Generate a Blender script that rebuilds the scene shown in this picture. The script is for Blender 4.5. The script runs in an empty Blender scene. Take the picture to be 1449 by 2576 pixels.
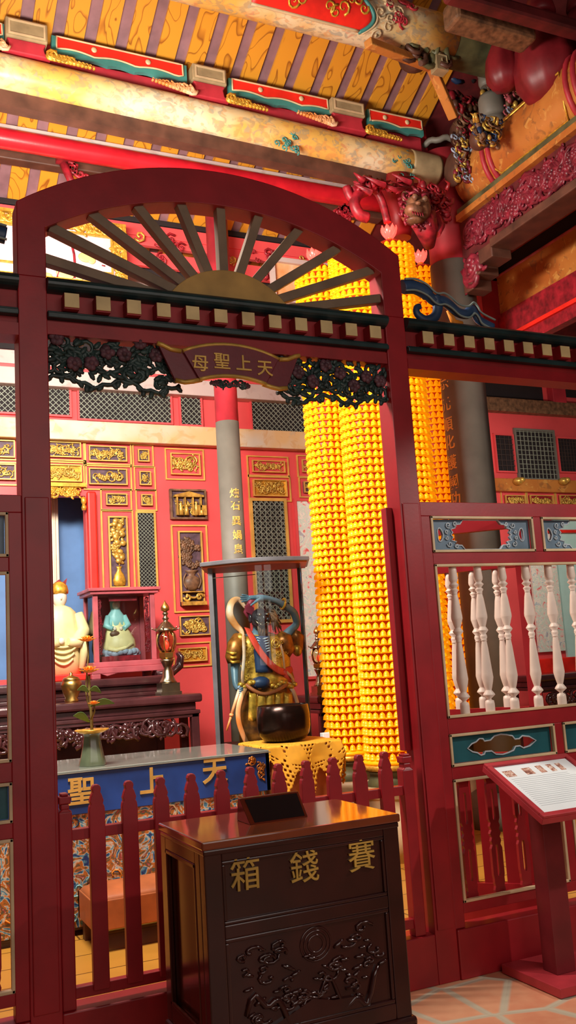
import bpy, math, random
from mathutils import Vector, Matrix
sc = bpy.context.scene
COL = sc.collection
PI = math.pi
random.seed(7)

# ------------------------------------------------------------------ camera
W_, H_, F_, CH = 1449, 2576, 2337.0, 1.55
AX = Vector((0.90831248, 0.00930501, 0.41818878))     # world X seen in the camera frame
AY = Vector((-0.4136584, 0.16838198, 0.89472579))
AZ = Vector((-0.06209002, -0.9856779, 0.15679255))
cam = bpy.data.cameras.new('camera'); cam.sensor_fit = 'VERTICAL'; cam.sensor_height = 36
cam.lens = F_ / H_ * 36; cam.clip_start = 0.05; cam.clip_end = 100
camo = bpy.data.objects.new('camera', cam); COL.objects.link(camo)
R3 = Matrix(((AX.x, -AX.y, -AX.z), (AY.x, -AY.y, -AY.z), (AZ.x, -AZ.y, -AZ.z)))
camo.matrix_world = Matrix.Translation((0, 0, CH)) @ R3.to_4x4()
sc.camera = camo

def ray(px, py):
    r = Vector((px - 724.5, py - 1288.0, F_))
    return Vector((r.dot(AX), r.dot(AY), r.dot(AZ)))
def at(px, py, Y):                                     # point of the plane y = Y behind a photo measurement
    r = ray(px, py); s = Y / r.y
    return Vector((r.x * s, Y, r.z * s + CH))
def atx(px, py, X):
    r = ray(px, py); s = X / r.x
    return Vector((X, r.y * s, r.z * s + CH))
def rc(x0, y0, x1, y1, Y):                             # upright rectangle measured on the plane y = Y
    xm, ym = (x0 + x1) / 2, (y0 + y1) / 2
    return at(x0, ym, Y).x, at(x1, ym, Y).x, at(xm, y1, Y).z, at(xm, y0, Y).z

# ------------------------------------------------------------------ mesh helper
def frame(t, ref=None):
    t = t.normalized()
    if ref is None: ref = Vector((0, 0, 1)) if abs(t.z) < .9 else Vector((1, 0, 0))
    a = t.cross(ref)
    if a.length < 1e-6: a = t.orthogonal()
    a.normalize(); return a, a.cross(t).normalized()
FW = Matrix(((1, 0, 0, 0), (0, 0, -1, 0), (0, 1, 0, 0), (0, 0, 0, 1)))       # (u,v,w) -> (u,-w,v): faces -Y
def FR(x, y, z, rz=0.0):
    return Matrix.Translation((x, y, z)) @ Matrix.Rotation(rz, 4, 'Z') @ FW

class MB:
    def __init__(s): s.v = []; s.f = []; s.m = []; s.s = []
    def add(s, vs, fs, mi=0, sm=False, M=None):
        b = len(s.v)
        if M is not None: vs = [M @ Vector(p) for p in vs]
        s.v += [tuple(p) for p in vs]
        for f in fs: s.f.append(tuple(i + b for i in f)); s.m.append(mi); s.s.append(sm)
        return s
    def box(s, x0, x1, y0, y1, z0, z1, mi=0, M=None):
        v = [(x, y, z) for z in (z0, z1) for y in (y0, y1) for x in (x0, x1)]
        return s.add(v, [(0, 2, 3, 1), (4, 5, 7, 6), (0, 1, 5, 4), (2, 6, 7, 3), (0, 4, 6, 2), (1, 3, 7, 5)], mi, False, M)
    def beam(s, p, q, w, h, mi=0, up=None):            # box section from p to q
        p, q = Vector(p), Vector(q); t = q - p; a, b = frame(t, up)
        vs = [e + a * i * w / 2 + b * j * h / 2 for e in (p, q) for i, j in ((-1, -1), (1, -1), (1, 1), (-1, 1))]
        return s.add(vs, [(3, 2, 1, 0), (4, 5, 6, 7), (0, 1, 5, 4), (1, 2, 6, 5), (2, 3, 7, 6), (3, 0, 4, 7)], mi)
    def tube(s, pts, r, n=8, mi=0, closed=False, flat=1.0, nrm=None, M=None, caps=True):
        pts = [Vector(p) for p in pts]; k = len(pts)
        if not hasattr(r, '__len__'): r = [r] * k
        vs = []; pa = None
        for i in range(k):
            if closed: t = pts[(i + 1) % k] - pts[i - 1]
            else: t = pts[min(i + 1, k - 1)] - pts[max(i - 1, 0)]
            if t.length < 1e-9: t = Vector((0, 0, 1))
            t.normalize()
            if nrm is not None: b = Vector(nrm); a = t.cross(b); a.normalize()
            elif pa is None: a, b = frame(t)
            else:
                a = pa - t * pa.dot(t)
                if a.length < 1e-6: a, b = frame(t)
                a.normalize(); b = a.cross(t)
            pa = a
            for j in range(n):
                an = 2 * PI * j / n
                vs.append(pts[i] + a * math.cos(an) * r[i] + b * math.sin(an) * r[i] * flat)
        fs = []
        for i in range(k if closed else k - 1):
            for j in range(n):
                i2 = (i + 1) % k; j2 = (j + 1) % n
                fs.append((i * n + j, i * n + j2, i2 * n + j2, i2 * n + j))
        s.add(vs, fs, mi, True, M)
        if not closed and caps:
            b = len(s.v) - len(vs)
            s.f.append(tuple(b + j for j in range(n))[::-1]); s.m.append(mi); s.s.append(False)
            s.f.append(tuple(b + (k - 1) * n + j for j in range(n))); s.m.append(mi); s.s.append(False)
        return s
    def lathe(s, prof, n=24, mi=0, M=None, sx=1, sy=1, sm=True, a0=0.0, lobes=0, amp=0.0):
        vs = []
        for r, z in prof:
            for j in range(n):
                an = a0 + 2 * PI * j / n
                rr = r * (1 + amp * math.cos(lobes * an)) if lobes else r
                vs.append((rr * math.cos(an) * sx, rr * math.sin(an) * sy, z))
        k = len(prof); fs = []
        for i in range(k - 1):
            for j in range(n):
                j2 = (j + 1) % n; fs.append((i * n + j, i * n + j2, (i + 1) * n + j2, (i + 1) * n + j))
        fs.append(tuple(range(n))[::-1]); fs.append(tuple((k - 1) * n + j for j in range(n)))
        b = len(s.f); s.add(vs, fs, mi, sm, M); s.s[-1] = s.s[-2] = False
        return s
    def ell(s, c, r, nu=10, nv=7, mi=0, M=None, rot=None):
        c = Vector(c); vs = []; fs = []
        if not hasattr(r, '__len__'): r = (r, r, r)
        for i in range(nv + 1):
            th = PI * i / nv
            for j in range(nu):
                ph = 2 * PI * j / nu
                p = Vector((r[0] * math.sin(th) * math.cos(ph), r[1] * math.sin(th) * math.sin(ph), r[2] * math.cos(th)))
                if rot is not None: p = rot @ p
                vs.append(c + p)
        for i in range(nv):
            for j in range(nu):
                j2 = (j + 1) % nu; fs.append((i * nu + j, (i + 1) * nu + j, (i + 1) * nu + j2, i * nu + j2))
        return s.add(vs, fs, mi, True, M)
    def prism(s, poly, d0, d1, mi=0, M=None, sm=False):    # outline in (u,v), thickness in w
        n = len(poly)
        vs = [(u, v, d0) for u, v in poly] + [(u, v, d1) for u, v in poly]
        fs = [tuple(range(n))[::-1], tuple(range(n, 2 * n))] + [(i, (i + 1) % n, n + (i + 1) % n, n + i) for i in range(n)]
        return s.add(vs, fs, mi, False, M)
    def grid(s, fn, nu, nv, mi=0, thick=0.0, M=None):      # thick sheet from fn(i,j) -> Vector
        P = [[Vector(fn(i / nu, j / nv)) for i in range(nu + 1)] for j in range(nv + 1)]
        N = [[None] * (nu + 1) for _ in range(nv + 1)]
        for j in range(nv + 1):
            for i in range(nu + 1):
                a = P[j][min(i + 1, nu)] - P[j][max(i - 1, 0)]; b = P[min(j + 1, nv)][i] - P[max(j - 1, 0)][i]
                c = a.cross(b); N[j][i] = c.normalized() if c.length > 1e-9 else Vector((0, 0, 1))
        w = nu + 1; k = w * (nv + 1)
        vs = [P[j][i] for j in range(nv + 1) for i in range(w)] + [P[j][i] - N[j][i] * thick for j in range(nv + 1) for i in range(w)]
        fs = []
        for j in range(nv):
            for i in range(nu):
                q = j * w + i; fs.append((q, q + 1, q + w + 1, q + w))
                fs.append((k + q, k + q + w, k + q + w + 1, k + q + 1))
        for i in range(nu):
            fs.append((i, k + i, k + i + 1, i + 1)); q = nv * w + i; fs.append((q, q + 1, k + q + 1, k + q))
        for j in range(nv):
            q = j * w; fs.append((q, q + w, k + q + w, k + q)); q = j * w + nu; fs.append((q, k + q, k + q + w, q + w))
        return s.add(vs, fs, mi, True, M)

def obj(name, mb, mats, parent=None, label=None, bevel=0.0, sub=0):
    me = bpy.data.meshes.new(name)
    if parent is not None: o0 = parent_world(parent)
    else:
        xs = [p[0] for p in mb.v]; ys = [p[1] for p in mb.v]; zs = [p[2] for p in mb.v]
        o0 = Vector(((min(xs) + max(xs)) / 2, (min(ys) + max(ys)) / 2, min(zs)))
    me.from_pydata([(p[0] - o0.x, p[1] - o0.y, p[2] - o0.z) for p in mb.v], [], mb.f)
    if not isinstance(mats, (list, tuple)): mats = [mats]
    for m in mats: me.materials.append(m)
    me.polygons.foreach_set('material_index', mb.m); me.polygons.foreach_set('use_smooth', mb.s); me.update()
    o = bpy.data.objects.new(name, me); COL.objects.link(o)
    if parent is not None: o.parent = parent
    else: o.location = o0
    if bevel:
        b = o.modifiers.new('bevel', 'BEVEL'); b.width = bevel; b.segments = 2; b.limit_method = 'ANGLE'; b.angle_limit = .7
    if sub:
        b = o.modifiers.new('subdivision', 'SUBSURF'); b.levels = sub; b.render_levels = sub
    if label: o['label'] = label
    return o
WPOS = {}
def parent_world(p):
    v = Vector((0, 0, 0)); q = p
    while q is not None: v += q.location; q = q.parent
    return v
def tag(o, label, cat, group=None):
    o['label'] = label; o['category'] = cat
    if group: o['group'] = group
    return o
def thing(name, label, cat, loc=(0, 0, 0), group=None):
    o = bpy.data.objects.new(name, None); o.empty_display_size = .1; COL.objects.link(o); o.location = loc
    return tag(o, label, cat, group)
def struct(name, mb, mats, parent=None, bevel=0.0):
    o = obj(name, mb, mats, parent, bevel=bevel)
    if parent is None: o['kind'] = 'structure'
    return o
def dup(root, loc=None, rz=0.0, label=None):
    c = root.copy(); COL.objects.link(c)
    if loc is not None: c.location = loc
    if rz: c.rotation_euler = (0, 0, rz)
    if label: c['label'] = label
    for ch in list(root.children):
        d = ch.copy(); COL.objects.link(d); d.parent = c
        for g in list(ch.children):
            e = g.copy(); COL.objects.link(e); e.parent = d
    return c

def from_curve(cu):
    o = bpy.data.objects.new('tmp_curve', cu); COL.objects.link(o)
    dg = bpy.context.evaluated_depsgraph_get(); ev = o.evaluated_get(dg); me = ev.to_mesh()
    vs = [v.co.copy() for v in me.vertices]; fs = [tuple(p.vertices) for p in me.polygons]
    ev.to_mesh_clear(); bpy.data.objects.remove(o); bpy.data.curves.remove(cu)
    return vs, fs
_tc = {}
def glyphs(mb, s, size, M, depth=.004, fat=.01, mi=0):
    k = (s, depth, fat)
    if k not in _tc:
        cu = bpy.data.curves.new('tmp_text', 'FONT'); cu.body = s; cu.size = 1; cu.extrude = .5; cu.resolution_u = 3
        cu.align_x = 'CENTER'; cu.align_y = 'CENTER'; cu.offset = fat
        vs, fs = from_curve(cu)
        if vs:
            x0, x1 = min(v.x for v in vs), max(v.x for v in vs); y0, y1 = min(v.y for v in vs), max(v.y for v in vs)
            c = Vector(((x0 + x1) / 2, (y0 + y1) / 2, 0)); vs = [v - c for v in vs]
        _tc[k] = (vs, fs)
    vs, fs = _tc[k]
    mb.add([(v.x * size, v.y * size, v.z * depth) for v in vs], fs, mi, False, M)
def fill(mb, outlines, depth, M, mi=0, bev=0.0):            # filled outlines, inner ones are holes
    cu = bpy.data.curves.new('tmp_fill', 'CURVE'); cu.dimensions = '2D'; cu.fill_mode = 'BOTH'; cu.extrude = depth / 2 - bev
    cu.bevel_depth = bev; cu.bevel_resolution = 1
    for pl in outlines:
        sp = cu.splines.new('POLY'); sp.points.add(len(pl) - 1)
        for i, p in enumerate(pl): sp.points[i].co = (p[0], p[1], 0, 1)
        sp.use_cyclic_u = True
    vs, fs = from_curve(cu)
    mb.add([(v.x, v.y, v.z) for v in vs], fs, mi, False, M)

# ------------------------------------------------------------------ materials
def lin(c):
    return tuple(((x / 255) / 12.92 if x / 255 <= .04045 else ((x / 255 + .055) / 1.055) ** 2.4) for x in c) + (1,)
def _mat(name):
    m = bpy.data.materials.new(name); m.use_nodes = True; nt = m.node_tree
    return m, nt, nt.nodes['Principled BSDF']
def N(nt, t, **k):
    n = nt.nodes.new(t)
    for a, b in k.items():
        if a in n.inputs: n.inputs[a].default_value = b
        else: setattr(n, a, b)
    return n
def ramp(nt, fac, stops, interp='LINEAR'):
    r = nt.nodes.new('ShaderNodeValToRGB'); r.color_ramp.interpolation = interp
    el = r.color_ramp.elements
    while len(el) < len(stops): el.new(.5)
    for e, (p, c) in zip(el, stops): e.position = p; e.color = lin(c)
    nt.links.new(fac, r.inputs[0]); return r.outputs[0]
def coords(nt, scale=(1, 1, 1), rot=(0, 0, 0)):
    tc = nt.nodes.new('ShaderNodeTexCoord'); mp = nt.nodes.new('ShaderNodeMapping')
    mp.inputs['Scale'].default_value = scale; mp.inputs['Rotation'].default_value = rot
    nt.links.new(tc.outputs['Object'], mp.inputs[0]); return mp.outputs[0]
def bump(nt, b, h, strength=.3, dist=.01):
    n = nt.nodes.new('ShaderNodeBump'); n.inputs['Strength'].default_value = strength; n.inputs['Distance'].default_value = dist
    nt.links.new(h, n.inputs['Height']); nt.links.new(n.outputs[0], b.inputs['Normal'])
def paint(name, c, rough=.4, metal=0.0, var=.12, nscale=6, bmp=.08, coat=0.0, bscale=60, emit=None, es=0.0):
    m, nt, b = _mat(name)
    v = coords(nt); n = N(nt, 'ShaderNodeTexNoise', Scale=nscale, Detail=5.0); nt.links.new(v, n.inputs['Vector'])
    d = tuple(max(0, x * (1 - var)) for x in c); e = tuple(min(255, x * (1 + var * .7) + 2) for x in c)
    nt.links.new(ramp(nt, n.outputs[0], [(.3, d), (.7, e)]), b.inputs['Base Color'])
    b.inputs['Roughness'].default_value = rough; b.inputs['Metallic'].default_value = metal
    b.inputs['Coat Weight'].default_value = coat; b.inputs['Coat Roughness'].default_value = .15
    if bmp:
        n2 = N(nt, 'ShaderNodeTexNoise', Scale=bscale, Detail=3.0); nt.links.new(v, n2.inputs['Vector']); bump(nt, b, n2.outputs[0], bmp, .004)
    if emit: b.inputs['Emission Color'].default_value = lin(emit); b.inputs['Emission Strength'].default_value = es
    return m
def multi(name, stops, scale=4, dist=2.0, rough=.5, stretch=(1, 1, 1), detail=4, interp='LINEAR', metal=0.0, second=None, bmp=.1):
    m, nt, b = _mat(name); v = coords(nt, stretch)
    n = N(nt, 'ShaderNodeTexNoise', Scale=scale, Detail=detail, Distortion=dist); nt.links.new(v, n.inputs['Vector'])
    col = ramp(nt, n.outputs[0], stops, interp)
    if second:
        n2 = N(nt, 'ShaderNodeTexNoise', Scale=second[0], Detail=2.0, Distortion=1.5); nt.links.new(v, n2.inputs['Vector'])
        msk = ramp(nt, n2.outputs[0], [(second[1], (0, 0, 0)), (second[1] + .05, (255, 255, 255))])
        mx = N(nt, 'ShaderNodeMix', data_type='RGBA'); nt.links.new(msk, mx.inputs[0]); nt.links.new(col, mx.inputs[6])
        mx.inputs[7].default_value = lin(second[2]); col = mx.outputs[2]
    nt.links.new(col, b.inputs['Base Color']); b.inputs['Roughness'].default_value = rough; b.inputs['Metallic'].default_value = metal
    if bmp: bump(nt, b, n.outputs[0], bmp, .01)
    return m
def wood(name, light, dark, axis='Y', scale=9, rough=.45, dist=6.0, pos=(.35, .8), fine=.12):
    m, nt, b = _mat(name)
    st = {'X': (fine, 1, 1), 'Y': (1, fine, 1), 'Z': (1, 1, fine)}[axis]
    v = coords(nt, st); oi = nt.nodes.new('ShaderNodeObjectInfo')
    ad = N(nt, 'ShaderNodeVectorMath', operation='ADD'); sc_ = N(nt, 'ShaderNodeMath', operation='MULTIPLY'); sc_.inputs[1].default_value = 37.0
    nt.links.new(oi.outputs['Random'], sc_.inputs[0]); nt.links.new(v, ad.inputs[0]); nt.links.new(sc_.outputs[0], ad.inputs[1])
    w = N(nt, 'ShaderNodeTexNoise', Scale=scale, Detail=1.0, Distortion=.4); nt.links.new(ad.outputs[0], w.inputs['Vector'])
    mu = N(nt, 'ShaderNodeMath', operation='MULTIPLY'); mu.inputs[1].default_value = dist; nt.links.new(w.outputs[0], mu.inputs[0])
    fr = N(nt, 'ShaderNodeMath', operation='FRACT'); nt.links.new(mu.outputs[0], fr.inputs[0])
    nt.links.new(ramp(nt, fr.outputs[0], [(0, light), (pos[0], light), (pos[1], tuple((a + 2 * b_) / 3 for a, b_ in zip(light, dark))), (.95, dark), (1, light)]), b.inputs['Base Color'])
    b.inputs['Roughness'].default_value = rough; return m
def glass(name, tint=(240, 246, 246), rough=.02, alpha=.055):
    m, nt, b = _mat(name); out = nt.nodes['Material Output']
    t = nt.nodes.new('ShaderNodeBsdfTransparent'); t.inputs[0].default_value = lin(tint)
    g = nt.nodes.new('ShaderNodeBsdfGlossy'); g.inputs['Roughness'].default_value = rough
    fr = N(nt, 'ShaderNodeFresnel', IOR=1.3); mx = nt.nodes.new('ShaderNodeMixShader'); ad = N(nt, 'ShaderNodeMath', operation='ADD'); ad.inputs[1].default_value = alpha - .04
    nt.links.new(fr.outputs[0], ad.inputs[0]); nt.links.new(ad.outputs[0], mx.inputs[0]); nt.links.new(t.outputs[0], mx.inputs[1]); nt.links.new(g.outputs[0], mx.inputs[2])
    nt.links.new(mx.outputs[0], out.inputs[0]); return m

def pictured(name, ca, cb, accents, scale, thr):
    """painted decoration: two ground tones with small brush figures scattered over them"""
    m, nt, b = _mat(name); v = coords(nt, (.8, 1, 1))
    n = N(nt, 'ShaderNodeTexNoise', Scale=2.2, Detail=3.0); nt.links.new(v, n.inputs['Vector']); base = ramp(nt, n.outputs[0], [(.4, ca), (.6, cb)])
    n2 = N(nt, 'ShaderNodeTexNoise', Scale=scale, Detail=6.0, Distortion=1.2); nt.links.new(v, n2.inputs['Vector'])
    vo = N(nt, 'ShaderNodeTexVoronoi', Scale=scale * 1.5); nt.links.new(v, vo.inputs['Vector'])
    acc = ramp(nt, vo.outputs['Color'], accents, 'CONSTANT'); msk = ramp(nt, n2.outputs[0], [(thr, (0, 0, 0)), (thr + .10, (190, 190, 190))])
    mx = N(nt, 'ShaderNodeMix', data_type='RGBA'); nt.links.new(msk, mx.inputs[0]); nt.links.new(base, mx.inputs[6]); nt.links.new(acc, mx.inputs[7])
    nt.links.new(mx.outputs[2], b.inputs['Base Color']); b.inputs['Roughness'].default_value = .38; bump(nt, b, n2.outputs[0], .1, .01); return m

M = {}
M['gate'] = paint('gate_lacquer', (152, 24, 32), .42, var=.08, bmp=.05)
M['recess'] = paint('recess_red', (150, 26, 30), .5)
M['dkgreen'] = paint('dark_green_paint', (30, 52, 52), .35, var=.3)
M['carvegreen'] = paint('carved_green', (44, 64, 60), .45, var=.35, nscale=20)
M['carvepurple'] = paint('carved_purple', (96, 64, 72), .5, var=.3, nscale=30)
M['dentil'] = paint('cream_paint', (218, 194, 136), .55)
M['sun'] = paint('ochre_paint', (186, 146, 74), .5)
M['spoke'] = paint('spoke_brown', (132, 110, 86), .55)
M['plaque'] = paint('plaque_maroon', (110, 24, 34), .4)
M['goldpaint'] = paint('gold_paint', (200, 160, 74), .4, metal=.3, var=.2)
M['trimcream'] = paint('cream_trim', (206, 180, 140), .5)
M['baluster'] = paint('baluster_cream', (225, 205, 190), .45, var=.04)
M['panelgrey'] = paint('panel_grey_blue', (96, 118, 136), .5, var=.15)
M['panelteal'] = paint('panel_teal', (22, 84, 92), .45, var=.15)
M['paleblue'] = paint('pale_blue', (176, 188, 196), .5)
M['scroll'] = paint('scroll_blue', (44, 70, 104), .45, var=.2)
M['scrolledge'] = paint('scroll_edge', (140, 156, 150), .5)
M['redwall'] = paint('wall_red', (222, 78, 80), .5, var=.06, nscale=2)
M['redbright'] = paint('bright_red', (235, 40, 28), .45)
M['redpurlin'] = paint('purlin_red', (190, 28, 40), .3)
M['redcol'] = paint('column_red', (176, 44, 56), .5)
M['redcarve'] = paint('carved_red', (140, 26, 38), .45, var=.3, nscale=15)
M['stone'] = paint('grey_stone', (112, 108, 98), .55, var=.12, nscale=3)
M['gilt'] = paint('gilded_wood', (226, 178, 84), .35, metal=.55, var=.25, nscale=20)
M['giltdark'] = paint('carving_ground', (84, 62, 74), .6, var=.3, nscale=20)
M['brown'] = paint('brown_carving', (112, 80, 56), .5, var=.35, nscale=18)
M['goldframe'] = paint('frame_gold', (222, 176, 88), .4, metal=.25, var=.12)
M['rafter'] = wood('rafter_wood', (214, 146, 42), (140, 80, 22), 'Y', 6, dist=5, pos=(.80, .93), fine=.10)
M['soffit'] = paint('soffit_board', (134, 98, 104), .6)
M['gourd'] = paint('gourd_red', (124, 26, 34), .45, var=.15)
M['maroonwood'] = paint('maroon_carving', (118, 30, 46), .42, var=.3, nscale=14)
M['darkred'] = paint('shadowy_red_wood', (92, 26, 28), .6, var=.3)  # darker red: the gloom of the upper right roof put into the colour
M['dark'] = paint('dark_void', (26, 16, 18), .8)  # near-black: the shade inside openings and gaps put into a colour
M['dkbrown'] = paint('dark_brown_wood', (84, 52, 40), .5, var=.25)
M['creambeam'] = pictured('cream_painted_beam', (206, 196, 178), (214, 178, 128), [(.3, (200, 150, 90)), (.7, (150, 160, 160))], 7, .54)
M['greyband'] = pictured('washed_painted_band', (200, 184, 176), (190, 170, 165), [(.3, (170, 140, 130)), (.7, (150, 155, 160))], 8, .56)
_unused = multi('washed_painted_band', [(.3, (190, 170, 165)), (.5, (212, 196, 186)), (.62, (190, 150, 120)), (.75, (150, 150, 150))], 4, 2, .6, (.5, 1, 1))
M['purlin'] = pictured('painted_purlin', (222, 208, 172), (220, 172, 84), [(.2, (140, 120, 100)), (.4, (206, 140, 80)), (.6, (120, 130, 130)), (.8, (190, 100, 80))], 14, .47)
M['lintel'] = pictured('painted_lintel', (196, 128, 60), (176, 100, 44), [(.2, (120, 80, 50)), (.5, (220, 170, 90)), (.8, (90, 80, 60))], 11, .54)
M['mural'] = multi('table_mural', [(.32, (24, 54, 110)), (.4, (90, 150, 170)), (.455, (206, 200, 180)), (.49, (196, 110, 40)), (.55, (164, 100, 40)), (.6, (40, 90, 70)), (.68, (170, 60, 50)), (.75, (220, 200, 180))], 9, 3.2, .5, detail=2)
M['whitemural'] = multi('white_mural', [(.3, (235, 90, 90)), (.42, (240, 225, 215)), (.5, (205, 230, 215)), (.58, (250, 240, 225)), (.68, (170, 200, 210)), (.8, (230, 110, 90))], 7, 2.5, .5)
M['blue'] = paint('table_blue', (30, 66, 136), .4, var=.18, nscale=3)
M['bluewall'] = paint('niche_blue', (98, 140, 196), .6, var=.12, nscale=2)
M['woodbox'] = wood('box_wood', (84, 30, 16), (58, 18, 12), 'Z', 6, .16, 3)
M['woodboxdk'] = paint('box_dark_panel', (52, 18, 14), .18, var=.2, bmp=.05, coat=.4)
M['boxtop'] = paint('box_polished_top', (120, 52, 24), .07, var=.12, bmp=0, coat=.8)
M['rosewood'] = paint('rosewood', (70, 36, 38), .22, var=.2, coat=.5)
M['cabinet'] = paint('cabinet_wood', (176, 84, 92), .35, var=.12)
M['orangewood'] = paint('kneeler_wood', (176, 96, 50), .45)
M['black'] = paint('black_lacquer', (18, 12, 12), .25, var=.1)
M['bronze'] = paint('dark_bronze', (46, 30, 24), .22, metal=.75, var=.3)
M['brass'] = paint('polished_brass', (214, 176, 98), .34, metal=1.0, var=.1, bmp=0)
M['silver'] = paint('dull_silver', (166, 154, 128), .28, metal=1.0, var=.15)
M['gold'] = paint('gold_leaf', (222, 170, 62), .35, metal=.5, var=.2, nscale=30)
M['golddk'] = paint('aged_gold', (168, 100, 34), .35, metal=.4, var=.3, nscale=20)
M['cloth'] = paint('crochet_yellow', (226, 160, 36), .8, var=.1)
M['skinblue'] = paint('statue_blue_green', (92, 118, 134), .35, var=.2)
M['skindk'] = paint('statue_dark', (46, 42, 46), .25, var=.35, nscale=30)
M['navy'] = paint('navy_cloth', (34, 56, 92), .45)
M['sash'] = paint('sash_red', (226, 66, 44), .6)
M['scarf'] = multi('scarf_orange_cream', [(.35, (214, 130, 60)), (.5, (226, 170, 120)), (.65, (236, 210, 190))], 3, .5, .4, bmp=0)
M['maroon'] = paint('maroon_cloth', (150, 50, 70), .5)
M['paleteal'] = paint('pale_turquoise', (150, 205, 205), .4, var=.1)
M['cream'] = paint('statue_cream', (236, 220, 160), .45, var=.1)
M['greyblue'] = paint('statue_base_blue', (150, 165, 185), .5, var=.2)
M['face'] = paint('pale_face', (238, 222, 200), .5, var=.03)
M['petal'] = paint('orange_petal', (240, 138, 30), .7)
M['leaf'] = paint('green_leaf', (94, 130, 62), .6, var=.2)
M['stem'] = paint('stem_brown', (120, 100, 44), .6)
M['jade'] = paint('jade_glaze', (96, 106, 82), .2, coat=.4)
M['glass'] = glass('clear_glass')
M['tglass'] = paint('glass_table_top', (150, 156, 146), .06, var=.05, bmp=0, coat=.6)
M['paper'] = paint('paper_white', (232, 240, 242), .35, var=.01, bmp=0)
M['ink'] = paint('pale_ink', (150, 160, 165), .6, bmp=0)
M['photo'] = multi('tiny_photo', [(.35, (120, 70, 60)), (.5, (200, 150, 130)), (.65, (230, 215, 200))], 60, 1, .4, bmp=0)
M['standred'] = paint('stand_red', (176, 50, 58), .4)
M['standdk'] = paint('stand_maroon', (110, 28, 34), .4)
M['greylid'] = paint('case_grey', (92, 92, 96), .35)
M['buddha'] = paint('lamp_gold', (250, 168, 14), .35, metal=.0, var=.05, bmp=0, emit=(255, 150, 0), es=.55)
M['towercore'] = paint('tower_amber_core', (150, 34, 6), .5, var=.05, bmp=0, emit=(200, 50, 0), es=.12)
M['lotus'] = paint('lotus_lamp', (255, 70, 60), .3, var=.03, bmp=0, emit=(255, 60, 50), es=4.0)
M['redglow'] = paint('red_lamp', (255, 80, 60), .3, var=.03, bmp=0, emit=(255, 70, 60), es=.8)
M['amber'] = glass('amber_glass', (255, 238, 208), .03, .15)
M['lattice'] = paint('lattice_grey_green', (132, 138, 124), .5)
M['latticedk'] = paint('lattice_dark', (62, 48, 44), .6)
M['teal'] = paint('bracket_teal', (60, 130, 124), .45)
M['goldstone'] = paint('grey_stone_block', (160, 140, 104), .5, var=.15)
M['chargold'] = paint('character_gold', (232, 186, 92), .5, var=.1)
M['olive'] = paint('olive_carving', (86, 84, 54), .5, var=.3)

# floor of terracotta slabs with pale mortar
def tile_mat(name, c1, c2, mortar, scale):
    m, nt, b = _mat(name); v = coords(nt)
    vo = N(nt, 'ShaderNodeTexVoronoi', Scale=scale, Randomness=.8, feature='DISTANCE_TO_EDGE'); nt.links.new(v, vo.inputs['Vector'])
    vc = N(nt, 'ShaderNodeTexVoronoi', Scale=scale, Randomness=.8); nt.links.new(v, vc.inputs['Vector'])
    n = N(nt, 'ShaderNodeTexNoise', Scale=9, Detail=6.0); nt.links.new(v, n.inputs['Vector'])
    mxx = N(nt, 'ShaderNodeMix', data_type='RGBA'); mxx.inputs[0].default_value = .45
    nt.links.new(ramp(nt, vc.outputs['Color'], [(0, c1), (1, c2)]), mxx.inputs[6]); nt.links.new(ramp(nt, n.outputs[0], [(.35, c1), (.7, c2)]), mxx.inputs[7])
    mk = ramp(nt, vo.outputs['Distance'], [(.04, (255, 255, 255)), (.085, (0, 0, 0))])
    mx = N(nt, 'ShaderNodeMix', data_type='RGBA'); nt.links.new(mk, mx.inputs[0]); nt.links.new(mxx.outputs[2], mx.inputs[6]); mx.inputs[7].default_value = lin(mortar)
    nt.links.new(mx.outputs[2], b.inputs['Base Color']); b.inputs['Roughness'].default_value = .45
    iv = N(nt, 'ShaderNodeMath', operation='MINIMUM'); iv.inputs[1].default_value = .05; nt.links.new(vo.outputs['Distance'], iv.inputs[0]); bump(nt, b, iv.outputs[0], .6, .05)
    return m
M['terracotta'] = tile_mat('terracotta_slabs', (204, 128, 96), (226, 172, 132), (190, 180, 156), 3.5)
def brick_mat():
    m, nt, b = _mat('ochre_floor_boards'); v = coords(nt)
    br = N(nt, 'ShaderNodeTexBrick', Scale=1.0); nt.links.new(v, br.inputs['Vector'])
    br.inputs['Color1'].default_value = lin((206, 150, 60)); br.inputs['Color2'].default_value = lin((190, 130, 48)); br.inputs['Mortar'].default_value = lin((110, 72, 26))
    br.inputs['Brick Width'].default_value = 1.2; br.inputs['Row Height'].default_value = .32; br.inputs['Mortar Size'].default_value = .006
    nt.links.new(br.outputs[0], b.inputs['Base Color']); b.inputs['Roughness'].default_value = .35; return m
M['ochrefloor'] = brick_mat()

# ------------------------------------------------------------------ carving helpers, all in local (u,v,w)
def spiral(r0, turns, n, a0, hand=1):
    out = []
    for i in range(n):
        t = i / (n - 1); a = a0 + hand * turns * 2 * PI * t; r = r0 * (1 - t) ** .8 + r0 * .08
        out.append((r * math.cos(a), r * math.sin(a)))
    return out
def blossom(mb, u, v, r, w, mi, T, k=5):
    for i in range(k):
        a = 2 * PI * i / k + random.random()
        mb.ell((u + math.cos(a) * r * .55, v + math.sin(a) * r * .55, w), (r * .5, r * .5, r * .32), 7, 4, mi, T)
    mb.ell((u, v, w + r * .15), (r * .4, r * .4, r * .35), 7, 4, mi, T)
def leafy(mb, u, v, L, a, w, mi, T, fat=.28):
    rot = Matrix.Rotation(a, 3, 'Z')
    mb.ell((u + math.cos(a) * L * .5, v + math.sin(a) * L * .5, w), (L * .5, L * fat, L * .14), 7, 4, mi, T, rot)
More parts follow.
